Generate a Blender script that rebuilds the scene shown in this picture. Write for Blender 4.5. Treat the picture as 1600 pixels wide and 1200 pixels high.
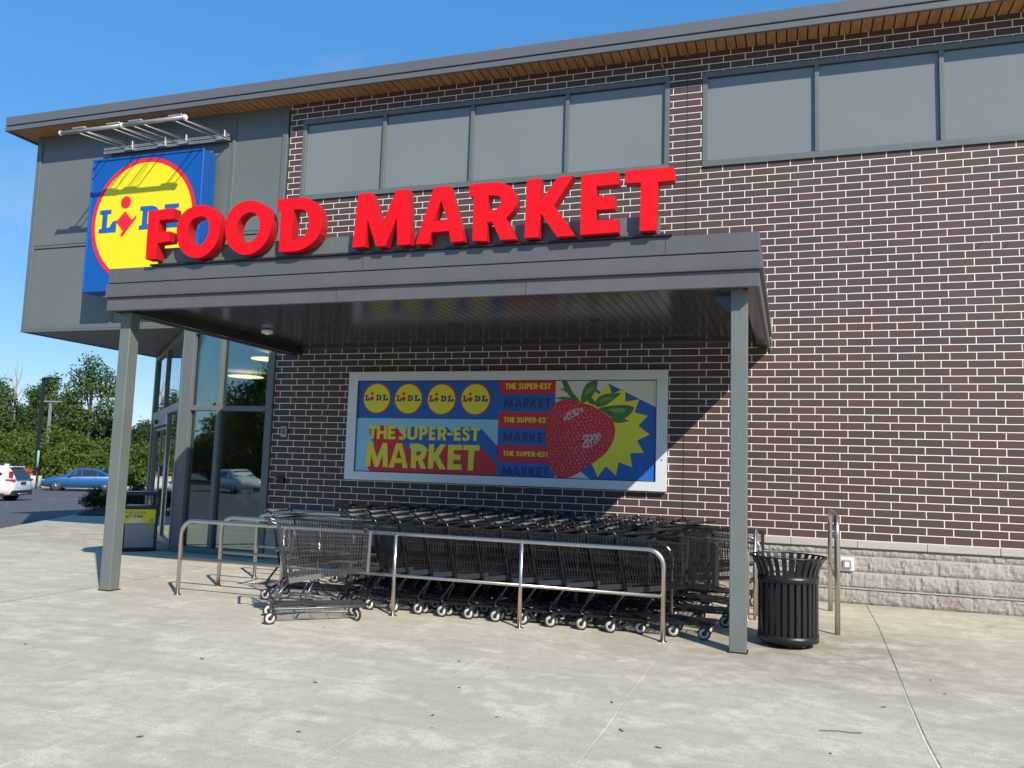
import bpy, bmesh, math, random
from mathutils import Vector, Matrix, noise
from mathutils.geometry import tessellate_polygon
random.seed(7)
R = math.radians
for o in list(bpy.data.objects): bpy.data.objects.remove(o)
scene = bpy.context.scene
COL = scene.collection

# ------------------------------------------------------------------ camera
CX, CY, CZ = .5029, -11.7144, 1.5863
yaw, pit, rol = .3268, .1018, .0326
fw = Vector((-math.sin(yaw)*math.cos(pit), math.cos(yaw)*math.cos(pit), math.sin(pit)))
rt0 = Vector((math.cos(yaw), math.sin(yaw), 0)); up0 = rt0.cross(fw)
rt = math.cos(rol)*rt0 + math.sin(rol)*up0; up = -math.sin(rol)*rt0 + math.cos(rol)*up0
cam_d = bpy.data.cameras.new('camera'); cam = bpy.data.objects.new('camera', cam_d); COL.objects.link(cam)
m = Matrix.Identity(4)
for i in range(3):
    m[i][0] = rt[i]; m[i][1] = up[i]; m[i][2] = -fw[i]
m[0][3], m[1][3], m[2][3] = CX, CY, CZ
cam.matrix_world = m
cam_d.sensor_width = 36; cam_d.lens = 1291.7/1600*36; cam_d.clip_end = 3000; cam_d.clip_start = .05
scene.camera = cam

# ------------------------------------------------------------------ world, sun, exposure
SUN = Vector((1.03, -1.0, 1.068)).normalized()
w = bpy.data.worlds.new('World'); scene.world = w; w.use_nodes = True
nt = w.node_tree; nt.nodes.clear()
sky = nt.nodes.new('ShaderNodeTexSky'); sky.sky_type = 'NISHITA'; sky.sun_disc = False
sky.sun_elevation = math.asin(SUN.z); sky.sun_rotation = math.atan2(SUN.x, SUN.y)
sky.altitude = 0; sky.air_density = 1.0; sky.dust_density = 0; sky.ozone_density = 3.0
bg = nt.nodes.new('ShaderNodeBackground'); bg.inputs[1].default_value = .15
out = nt.nodes.new('ShaderNodeOutputWorld')
hs = nt.nodes.new('ShaderNodeHueSaturation'); hs.inputs['Saturation'].default_value = 1.6; hs.inputs['Value'].default_value = 1.95
wtc = nt.nodes.new('ShaderNodeTexCoord'); wmp = nt.nodes.new('ShaderNodeMapping'); wmp.inputs['Scale'].default_value = (1.2, 2.2, 5.5)
wn = nt.nodes.new('ShaderNodeTexNoise'); wn.inputs['Scale'].default_value = 1.6; wn.inputs['Detail'].default_value = 7; wn.inputs['Roughness'].default_value = .6
wr = nt.nodes.new('ShaderNodeMapRange'); wr.inputs[1].default_value = .52; wr.inputs[2].default_value = .78; wr.inputs[4].default_value = .30
wm = nt.nodes.new('ShaderNodeMix'); wm.data_type = 'RGBA'; wm.inputs[7].default_value = (3.0, 3.6, 4.2, 1)
nt.links.new(wtc.outputs['Generated'], wmp.inputs[0]); nt.links.new(wmp.outputs[0], wn.inputs[0]); nt.links.new(wn.outputs['Fac'], wr.inputs[0]); nt.links.new(wr.outputs[0], wm.inputs[0])
gm = nt.nodes.new('ShaderNodeGamma'); gm.inputs[1].default_value = .45; nt.links.new(sky.outputs[0], gm.inputs[0])
tn = nt.nodes.new('ShaderNodeMix'); tn.data_type = 'RGBA'; tn.blend_type = 'MULTIPLY'; tn.inputs[0].default_value = 1; tn.inputs[7].default_value = (.90, 1.0, 1.17, 1)
nt.links.new(gm.outputs[0], tn.inputs[6]); nt.links.new(tn.outputs[2], hs.inputs['Color']); nt.links.new(hs.outputs[0], wm.inputs[6]); nt.links.new(wm.outputs[2], bg.inputs[0]); nt.links.new(bg.outputs[0], out.inputs[0])
sd = bpy.data.lights.new('sun', 'SUN'); sd.energy = 5.0; sd.angle = R(.5); sd.color = (1, .90, .775)
so = bpy.data.objects.new('sun', sd); COL.objects.link(so)
so.rotation_euler = SUN.to_track_quat('Z', 'Y').to_euler(); so.location = (20, -20, 20)
vs = scene.view_settings; vs.view_transform = 'Standard'; vs.look = 'None'; vs.exposure = 0.28; vs.gamma = 1
scene.cycles.max_bounces = 6; scene.cycles.transparent_max_bounces = 12

# ------------------------------------------------------------------ helpers
def obj(name, mesh, parent=None, kind=None, label=None, cat=None, group=None, loc=None):
    o = bpy.data.objects.new(name, mesh); COL.objects.link(o)
    if parent: o.parent = parent
    if loc: o.location = loc
    if kind: o['kind'] = kind
    if label: o['label'] = label
    if cat: o['category'] = cat
    if group: o['group'] = group
    return o
def thing(name, label, cat, loc=(0, 0, 0), rz=0, group=None):
    o = obj(name, None, None, None, label, cat, group); o.location = loc; o.rotation_euler = (0, 0, rz); return o
def copy_tree(o, parent=None):
    c = o.copy(); COL.objects.link(c); c.parent = parent
    for ch in [x for x in CH.get(o.name, [])]: CH.setdefault(c.name, []).append(copy_tree(ch, c))
    return c
CH = {}
def kids(root):
    CH[root.name] = [o for o in COL.objects if o.parent == root]
    for k in CH[root.name]: kids(k)

class MB:
    def __init__(s): s.v = []; s.f = []; s.mi = []; s.sm = []; s.m = 0
    def add(s, vs, fs, smooth=False):
        n = len(s.v); s.v += [tuple(p) for p in vs]
        for f in fs: s.f.append(tuple(i+n for i in f)); s.mi.append(s.m); s.sm.append(smooth)
        return s
    def box(s, x0, x1, y0, y1, z0, z1):
        if x0 > x1: x0, x1 = x1, x0
        if y0 > y1: y0, y1 = y1, y0
        if z0 > z1: z0, z1 = z1, z0
        return s.add([(x0,y0,z0),(x1,y0,z0),(x1,y1,z0),(x0,y1,z0),(x0,y0,z1),(x1,y0,z1),(x1,y1,z1),(x0,y1,z1)],
              [(0,3,2,1),(4,5,6,7),(0,1,5,4),(1,2,6,5),(2,3,7,6),(3,0,4,7)])
    def obox(s, a, b, wid, hgt, up=(0,0,1)):       # bar from a to b
        a = Vector(a); b = Vector(b); d = (b-a).normalized(); u = Vector(up)
        sx = d.cross(u)
        if sx.length < 1e-4: sx = d.cross(Vector((1,0,0)))
        sx.normalize(); u = sx.cross(d)
        sx *= wid/2; u *= hgt/2; p = []
        for c in (a, b): p += [c-sx-u, c+sx-u, c+sx+u, c-sx+u]
        return s.add(p, [(0,1,2,3),(7,6,5,4),(0,4,5,1),(1,5,6,2),(2,6,7,3),(3,7,4,0)])
    def tube(s, pts, r, n=8, caps=True, closed=False):
        pts = [Vector(p) for p in pts]; N = len(pts); base = len(s.v); ref = None; fs = []
        rr = r if isinstance(r, (list, tuple)) else [r]*N
        for i, p in enumerate(pts):
            a = pts[(i-1) % N] if (closed or i > 0) else p; b = pts[(i+1) % N] if (closed or i < N-1) else p
            d = (b-a).normalized()
            if ref is None:
                ref = d.cross(Vector((0,0,1)))
                if ref.length < 1e-3: ref = d.cross(Vector((0,1,0)))
            ref = (ref - d*ref.dot(d)).normalized(); e = d.cross(ref)
            for k in range(n):
                t = 2*math.pi*k/n; s.v.append(tuple(p + (ref*math.cos(t)+e*math.sin(t))*rr[i]))
        for i in range(N if closed else N-1):
            j = (i+1) % N
            for k in range(n):
                fs.append((base+i*n+k, base+j*n+k, base+j*n+(k+1) % n, base+i*n+(k+1) % n))
        if caps and not closed:
            fs.append(tuple(base+k for k in range(n))); fs.append(tuple(base+(N-1)*n+k for k in reversed(range(n))))
        for f in fs: s.f.append(f); s.mi.append(s.m); s.sm.append(n > 5 and len(f) == 4)
        return s
    def lathe(s, prof, n=24, c=(0,0,0), axis='z', smooth=True):   # prof: (radius, height)
        base = len(s.v)
        for (r, h) in prof:
            for k in range(n):
                t = 2*math.pi*k/n; a, b = r*math.cos(t), r*math.sin(t)
                p = (a, b, h) if axis == 'z' else ((a, h, b) if axis == 'y' else (h, a, b))
                s.v.append((p[0]+c[0], p[1]+c[1], p[2]+c[2]))
        for i in range(len(prof)-1):
            for k in range(n):
                s.f.append((base+i*n+k, base+i*n+(k+1) % n, base+(i+1)*n+(k+1) % n, base+(i+1)*n+k)); s.mi.append(s.m); s.sm.append(smooth)
        return s
    def poly(s, conts, y0, y1=None):   # contours in (x,z), filled in the plane y=y0, extruded back to y1
        conts = [[(p[0], p[1]) for p in c] for c in conts]
        flat = [p for c in conts for p in c]
        tris = tessellate_polygon([[Vector((p[0], p[1], 0)) for p in c] for c in conts])
        ar = 0
        front = []
        for t in tris:
            a, b, c = (flat[i] for i in t)
            cr = (b[0]-a[0])*(c[1]-a[1])-(b[1]-a[1])*(c[0]-a[0])
            if abs(cr) < 1e-9: continue
            front.append(t if cr > 0 else (t[0], t[2], t[1]))
        s.add([(p[0], y0, p[1]) for p in flat], front)
        if y1 is not None:
            s.add([(p[0], y1, p[1]) for p in flat], [(t[0], t[2], t[1]) for t in front])
            for ci, c in enumerate(conts):
                a2 = sum(c[i][0]*c[(i+1) % len(c)][1]-c[(i+1) % len(c)][0]*c[i][1] for i in range(len(c)))
                if (a2 > 0) == (ci > 0): c = c[::-1]
                n = len(c)
                s.add([(p[0], y0, p[1]) for p in c]+[(p[0], y1, p[1]) for p in c],
                      [(i, n+i, n+(i+1) % n, (i+1) % n) for i in range(n)], smooth=n > 24)
        return s
    def mesh(s, name, mats):
        me = bpy.data.meshes.new(name); me.from_pydata(s.v, [], s.f)
        for m_ in (mats if isinstance(mats, (list, tuple)) else [mats]): me.materials.append(m_)
        me.polygons.foreach_set('material_index', s.mi); me.polygons.foreach_set('use_smooth', s.sm); me.update()
        return me
    def build(s, name, mats, parent=None, **k): return obj(name, s.mesh(name, mats), parent, **k)
def bevel(o, w=.006, seg=2):
    b = o.modifiers.new('bevel', 'BEVEL'); b.width = w; b.segments = seg; b.limit_method = 'ANGLE'; b.angle_limit = R(40); return o
def smooth_loop(c, n=5):
    o = []; N = len(c)
    for i in range(N):
        p0, p1, p2, p3 = c[i-1], c[i], c[(i+1) % N], c[(i+2) % N]
        for k in range(n):
            t = k/n
            o.append(tuple(.5*((2*p1[j])+(-p0[j]+p2[j])*t+(2*p0[j]-5*p1[j]+4*p2[j]-p3[j])*t*t+(-p0[j]+3*p1[j]-3*p2[j]+p3[j])*t**3) for j in (0, 1)))
    return o
def circ(cx, cz, rx, rz=None, n=40): return [(cx+rx*math.cos(2*math.pi*k/n), cz+(rz or rx)*math.sin(2*math.pi*k/n)) for k in range(n)]

# ------------------------------------------------------------------ materials
def mat(name, col, rough=.5, metal=0, spec=.5, var=0, vscale=8, bump=0, bscale=40, coat=0, rvar=0, dirt=None):
    M = bpy.data.materials.new(name); M.use_nodes = True; n = M.node_tree; p = n.nodes['Principled BSDF']
    p.inputs['Base Color'].default_value = (*col, 1); p.inputs['Roughness'].default_value = rough
    p.inputs['Metallic'].default_value = metal; p.inputs['Specular IOR Level'].default_value = spec
    if coat: p.inputs['Coat Weight'].default_value = coat; p.inputs['Coat Roughness'].default_value = .05
    tc = n.nodes.new('ShaderNodeTexCoord')
    if var or rvar:
        no = n.nodes.new('ShaderNodeTexNoise'); no.inputs['Scale'].default_value = vscale; no.inputs['Detail'].default_value = 6
        n.links.new(tc.outputs['Object'], no.inputs['Vector'])
        if var:
            mx = n.nodes.new('ShaderNodeMix'); mx.data_type = 'RGBA'
            mx.inputs[6].default_value = (*[c*(1-var) for c in col], 1); mx.inputs[7].default_value = (*[min(1, c*(1+var)) for c in col], 1)
            n.links.new(no.outputs['Fac'], mx.inputs[0]); n.links.new(mx.outputs[2], p.inputs['Base Color'])
        if rvar:
            mr = n.nodes.new('ShaderNodeMapRange'); mr.inputs[3].default_value = max(0.02, rough-rvar); mr.inputs[4].default_value = rough+rvar
            n.links.new(no.outputs['Fac'], mr.inputs[0]); n.links.new(mr.outputs[0], p.inputs['Roughness'])
    if bump:
        nb = n.nodes.new('ShaderNodeTexNoise'); nb.inputs['Scale'].default_value = bscale; nb.inputs['Detail'].default_value = 5
        n.links.new(tc.outputs['Object'], nb.inputs['Vector'])
        b = n.nodes.new('ShaderNodeBump'); b.inputs['Strength'].default_value = bump; b.inputs['Distance'].default_value = .01
        n.links.new(nb.outputs['Fac'], b.inputs['Height']); n.links.new(b.outputs[0], p.inputs['Normal'])
    return M
class G:     # small node-graph helper
    def __init__(s, name):
        s.M = bpy.data.materials.new(name); s.M.use_nodes = True; s.n = s.M.node_tree; s.p = s.n.nodes['Principled BSDF']
        s.tc = s.n.nodes.new('ShaderNodeTexCoord')
    def node(s, t, ins=None, **kw):
        a = s.n.nodes.new(t)
        for k, v in kw.items(): setattr(a, k, v)
        for k, v in (ins or {}).items():
            if hasattr(v, 'is_linked'): s.n.links.new(v, a.inputs[k])
            else: a.inputs[k].default_value = v
        return a
    def math(s, op, a, b=0., c=None):
        d = {0: a, 1: b}
        if c is not None: d[2] = c
        return s.node('ShaderNodeMath', d, operation=op).outputs[0]
    def mix(s, f, a, b, bt='MIX'):
        return s.node('ShaderNodeMix', {0: f, 6: a, 7: b}, data_type='RGBA', blend_type=bt).outputs[2]
    def noise(s, vec, sc, det=5, ro=.55, out='Fac'):
        return s.node('ShaderNodeTexNoise', {'Vector': vec, 'Scale': sc, 'Detail': det, 'Roughness': ro}).outputs[out]
    def rng(s, x, a, b, c, d): return s.node('ShaderNodeMapRange', {0: x, 1: a, 2: b, 3: c, 4: d}).outputs[0]
    def set(s, k, v):
        if hasattr(v, 'is_linked'): s.n.links.new(v, s.p.inputs[k])
        else: s.p.inputs[k].default_value = v
    def bump(s, h, st, dist=.01): s.set('Normal', s.node('ShaderNodeBump', {'Height': h, 'Strength': st, 'Distance': dist}).outputs[0])
def c4(*c): return (*c, 1)

def brick_mat():
    g = G('dark_brick'); xyz = g.node('ShaderNodeSeparateXYZ', {0: g.tc.outputs['Object']})
    ax = g.math('ABSOLUTE', g.math('ADD', xyz.outputs[0], .9144)); z = g.math('SUBTRACT', xyz.outputs[2], .81)
    # third-bond courses, mirrored about the control joint
    v = g.node('ShaderNodeCombineXYZ', {0: g.math('ADD', ax, .3048*40), 1: g.math('ADD', z, .1016*40), 2: 0.}).outputs[0]
    wob = g.node('ShaderNodeTexNoise', {'Vector': g.tc.outputs['Object'], 'Scale': 9., 'Detail': 2.})
    v2 = g.node('ShaderNodeVectorMath', {0: v, 1: g.node('ShaderNodeVectorMath', {0: wob.outputs['Color'], 1: (.004, .004, 0)}, operation='MULTIPLY').outputs[0]}, operation='ADD').outputs[0]
    b = g.node('ShaderNodeTexBrick', {'Vector': v2, 'Color1': c4(.100, .052, .051), 'Color2': c4(.060, .049, .047), 'Mortar': c4(.80, .74, .65), 'Scale': 1., 'Mortar Size': .0063, 'Mortar Smooth': .25, 'Bias': 0., 'Brick Width': .3048, 'Row Height': .1016}, offset=.3333, offset_frequency=2)
    # per-brick gradient: redder core, darker greyer rim
    rim = g.node('ShaderNodeTexBrick', {'Vector': v2, 'Color1': c4(0, 0, 0), 'Color2': c4(0, 0, 0), 'Mortar': c4(1, 1, 1), 'Scale': 1., 'Mortar Size': .03, 'Mortar Smooth': 1., 'Bias': 0., 'Brick Width': .3048, 'Row Height': .1016}, offset=.3333, offset_frequency=2)
    n1 = g.noise(g.tc.outputs['Object'], 26., 4); n2 = g.noise(g.tc.outputs['Object'], 2.2, 3)
    core = g.mix(g.rng(n1, .4, .75, 0., .42), b.outputs['Color'], c4(.095, .038, .033))
    rimmed = g.mix(g.math('MULTIPLY', rim.outputs['Color'], .42), core, c4(.034, .029, .030))
    spk = g.mix(g.rng(g.noise(g.tc.outputs['Object'], 180., 2), .35, .7, 0., .35), rimmed, c4(.06, .046, .044))
    mor = g.mix(g.rng(g.noise(g.tc.outputs['Object'], 14., 4), .3, .7, 0., .35), c4(.86, .80, .70), c4(.70, .64, .56))
    col = g.mix(b.outputs['Fac'], spk, mor)
    col = g.mix(g.rng(n2, .45, .8, 0., .16), col, c4(.12, .105, .10))
    g.set('Base Color', col); g.set('Roughness', g.rng(b.outputs['Fac'], 0., 1., .62, .95)); g.set('Specular IOR Level', .35)
    g.bump(g.math('ADD', g.math('MULTIPLY', b.outputs['Fac'], -1.), g.math('MULTIPLY', n1, .25)), .5, .006)
    return g.M
def concrete_mat():
    g = G('concrete_pavement'); P = g.tc.outputs['Object']; xyz = g.node('ShaderNodeSeparateXYZ', {0: P})
    n1 = g.noise(P, .35, 5, .6); n2 = g.noise(P, 2.3, 7, .65); n3 = g.noise(P, 55., 4, .6)
    st = g.node('ShaderNodeMapping', {'Vector': P, 'Scale': (.45, 2.6, 1.), 'Rotation': (0, 0, .12)})
    n4 = g.noise(st.outputs[0], 1.6, 8, .68)
    mo = g.noise(P, 9., 6, .7); n5 = g.noise(P, 130., 3, .6)
    col = g.mix(g.rng(n1, .38, .62, 0., 1.), c4(0.457, 0.426, 0.326), c4(0.563, 0.523, 0.406))
    col = g.mix(g.rng(n4, .45, .62, 0., .62), col, c4(0.361, 0.334, 0.257))
    col = g.mix(g.rng(n2, .50, .62, 0., .75), col, c4(0.669, 0.621, 0.491))
    col = g.mix(g.rng(mo, .47, .62, 0., .6), col, c4(0.371, 0.344, 0.269))
    col = g.mix(g.rng(n3, .47, .64, 0., .5), col, c4(0.329, 0.305, 0.246))
    col = g.mix(g.rng(n5, .50, .62, 0., .42), col, c4(0.721, 0.683, 0.566))
    # brownish traffic and drip stains in front of the bins and lanes
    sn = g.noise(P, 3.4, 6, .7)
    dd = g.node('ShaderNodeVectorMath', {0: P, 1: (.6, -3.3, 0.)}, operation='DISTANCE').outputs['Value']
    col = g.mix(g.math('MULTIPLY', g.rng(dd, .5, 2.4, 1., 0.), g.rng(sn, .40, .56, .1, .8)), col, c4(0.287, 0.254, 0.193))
    # rubbed trolley tracks running out of the lanes and hairline cracks
    tm = g.node('ShaderNodeMapping', {'Vector': P, 'Scale': (.5, 7., 1.), 'Rotation': (0, 0, -.35)}); tn_ = g.noise(tm.outputs[0], 1.4, 5, .6)
    col = g.mix(g.math('MULTIPLY', g.rng(tn_, .58, .66, 0., .45), g.rng(g.noise(P, .5, 3), .45, .6, 0., 1.)), col, c4(0.318, 0.295, 0.237))
    ck = g.node('ShaderNodeTexVoronoi', {'Vector': g.node('ShaderNodeVectorMath', {0: P, 1: g.node('ShaderNodeVectorMath', {0: g.noise(P, 1.5, 6, .6, 'Color'), 1: (.9, .9, 0)}, operation='MULTIPLY').outputs[0]}, operation='ADD').outputs[0], 'Scale': .22}, feature='DISTANCE_TO_EDGE')
    col = g.mix(g.math('MULTIPLY', g.rng(ck.outputs['Distance'], .0006, .0016, .6, 0.), g.rng(g.noise(P, .4, 2), .5, .56, 0., 1.)), col, c4(0.212, 0.192, 0.151))
    # gum and oil spots
    vo = g.node('ShaderNodeTexVoronoi', {'Vector': P, 'Scale': 1.25, 'Randomness': 1.}); spot = g.rng(vo.outputs['Distance'], .008, .022, .75, 0.)
    vo2 = g.node('ShaderNodeTexVoronoi', {'Vector': P, 'Scale': 5.5, 'Randomness': 1.}); spot2 = g.rng(vo2.outputs['Distance'], .02, .05, .35, 0.)
    pick = g.rng(g.noise(P, 1.1, 2), .52, .56, 0., 1.)
    col = g.mix(spot, col, c4(0.127, 0.114, 0.094)); col = g.mix(g.math('MULTIPLY', spot2, pick), col, c4(0.212, 0.192, 0.156))
    # faint tooled score lines
    def line(c, at, w, soft): return g.rng(g.math('ABSOLUTE', g.math('SUBTRACT', c, at)), w, w+soft, 1., 0.)
    wob = g.math('MULTIPLY', g.math('SUBTRACT', g.noise(P, 1.2, 4), .5), .02)
    X = g.math('ADD', xyz.outputs[0], wob); Y = g.math('ADD', xyz.outputs[1], wob)
    tot = None
    for s_ in [line(X, a, .001, .006) for a in (-.59, -1.935, -3.3, -4.7, 2.9, 4.4)]+[line(Y, a, .001, .006) for a in (-6.13, -7.59, -9.05, -10.5)]:
        tot = s_ if tot is None else g.math('MAXIMUM', tot, s_)
    brk = g.math('MULTIPLY', g.rng(g.noise(P, 1.3, 4), .42, .6, 0., .75), g.rng(xyz.outputs[1], -4.2, -5.2, 0., 1.))
    col = g.mix(g.math('MULTIPLY', tot, brk), col, c4(0.785, 0.735, 0.595))
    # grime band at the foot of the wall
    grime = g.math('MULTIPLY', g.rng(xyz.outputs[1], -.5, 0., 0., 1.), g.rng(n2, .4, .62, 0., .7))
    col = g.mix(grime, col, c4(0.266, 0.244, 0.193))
    g.set('Base Color', col); g.set('Roughness', .88); g.set('Specular IOR Level', .25)
    g.bump(g.math('ADD', g.math('ADD', n3, g.math('MULTIPLY', n4, .8)), g.math('MULTIPLY', tot, -1.)), .28, .006)
    return g.M
def block_mat():
    g = G('split_face_block'); P = g.tc.outputs['Object']
    n1 = g.noise(P, 3., 5); n2 = g.noise(P, 45., 6, .7); xyz = g.node('ShaderNodeSeparateXYZ', {0: P})
    col = g.mix(g.rng(n1, .35, .65, 0., 1.), c4(.34, .315, .285), c4(.42, .395, .36))
    col = g.mix(g.rng(n2, .35, .7, 0., .6), col, c4(.27, .25, .23))
    col = g.mix(g.math('MULTIPLY', g.rng(xyz.outputs[2], 0., .14, 1., 0.), .35), col, c4(.26, .235, .2))
    # rusty patch
    ds = g.node('ShaderNodeVectorMath', {0: P, 1: (2.46, 0., .1)}, operation='DISTANCE').outputs['Value']
    col = g.mix(g.math('MULTIPLY', g.rng(ds, .02, .085, 1., 0.), g.rng(n2, .46, .56, 0., .9)), col, c4(.28, .07, .04))
    g.set('Base Color', col); g.set('Roughness', .95); g.set('Specular IOR Level', .2)
    g.bump(n2, .6, .008); return g.M
def asphalt_mat():
    g = G('asphalt'); P = g.tc.outputs['Object']; n1 = g.noise(P, .25, 4); n2 = g.noise(P, 60., 3)
    col = g.mix(n1, c4(.075, .078, .085), c4(.105, .108, .115)); col = g.mix(g.rng(n2, .3, .7, 0., .5), col, c4(.06, .06, .065))
    g.set('Base Color', col); g.set('Roughness', .85); g.bump(n2, .3, .01); return g.M
def leaf_mat(name, a, b, hue=0.):
    g = G(name); P = g.tc.outputs['Object']; n1 = g.noise(P, .8, 3); n2 = g.noise(P, 7., 2)
    col = g.mix(g.rng(g.math('ADD', g.math('MULTIPLY', n1, .6), g.math('MULTIPLY', n2, .4)), .35, .65, 0., 1.), c4(*a), c4(*b))
    g.set('Base Color', col); g.set('Roughness', .6); g.set('Specular IOR Level', .3)
    tr = g.node('ShaderNodeBsdfTranslucent', {0: g.mix(.5, col, c4(b[0]*1.3, b[1]*1.5, b[2]))})
    mx = g.node('ShaderNodeMixShader', {0: .28, 1: g.p.outputs[0], 2: tr.outputs[0]})
    g.n.links.new(mx.outputs[0], g.n.nodes['Material Output'].inputs[0]); return g.M
def glass_mat(name, tint, refl):
    M = bpy.data.materials.new(name); M.use_nodes = True; n = M.node_tree; n.nodes.clear()
    o = n.nodes.new('ShaderNodeOutputMaterial'); t = n.nodes.new('ShaderNodeBsdfTransparent'); t.inputs[0].default_value = (*tint, 1)
    gl = n.nodes.new('ShaderNodeBsdfGlossy'); gl.inputs[0].default_value = (.9, .97, .95, 1); gl.inputs['Roughness'].default_value = .008
    fr = n.nodes.new('ShaderNodeFresnel'); fr.inputs[0].default_value = 1.55
    ad = n.nodes.new('ShaderNodeMath'); ad.operation = 'ADD'; ad.inputs[1].default_value = refl; ad.use_clamp = True
    tc = n.nodes.new('ShaderNodeTexCoord'); nz = n.nodes.new('ShaderNodeTexNoise'); nz.inputs['Scale'].default_value = .7
    bm = n.nodes.new('ShaderNodeBump'); bm.inputs['Strength'].default_value = .05; bm.inputs['Distance'].default_value = .05
    mx = n.nodes.new('ShaderNodeMixShader')
    n.links.new(tc.outputs['Object'], nz.inputs['Vector']); n.links.new(nz.outputs['Fac'], bm.inputs['Height']); n.links.new(bm.outputs[0], gl.inputs['Normal'])
    n.links.new(fr.outputs[0], ad.inputs[0]); n.links.new(ad.outputs[0], mx.inputs[0])
    n.links.new(t.outputs[0], mx.inputs[1]); n.links.new(gl.outputs[0], mx.inputs[2]); n.links.new(mx.outputs[0], o.inputs[0])
    return M
def emit_mat(name, col, st):
    M = bpy.data.materials.new(name); M.use_nodes = True; p = M.node_tree.nodes['Principled BSDF']
    p.inputs['Base Color'].default_value = (*col, 1); p.inputs['Emission Color'].default_value = (*col, 1); p.inputs['Emission Strength'].default_value = st
    return M
def wood_soffit_mat():
    g = G('cedar_soffit'); P = g.tc.outputs['Object']
    mp = g.node('ShaderNodeMapping', {'Vector': P, 'Scale': (5., .6, 1.)})
    n1 = g.noise(mp.outputs[0], 6., 6); n2 = g.noise(P, 1.1, 2)
    col = g.mix(g.rng(n1, .35, .65, 0., 1.), c4(.33, .155, .055), c4(.54, .27, .10)); col = g.mix(g.rng(n2, .4, .7, 0., .3), col, c4(.36, .17, .07))
    g.set('Base Color', col); g.set('Roughness', .5); return g.M
def panel_mat():
    g = G('spandrel_panel'); P = g.tc.outputs['Object']
    n1 = g.noise(P, .6, 3); n2 = g.noise(P, 5., 6, .7)
    col = g.mix(g.rng(n1, .3, .7, 0., 1.), c4(.178, .199, .196), c4(.196, .217, .213));     g.set('Base Color', col); g.set('Roughness', .05); g.set('Specular IOR Level', .7); return g.M
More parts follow.
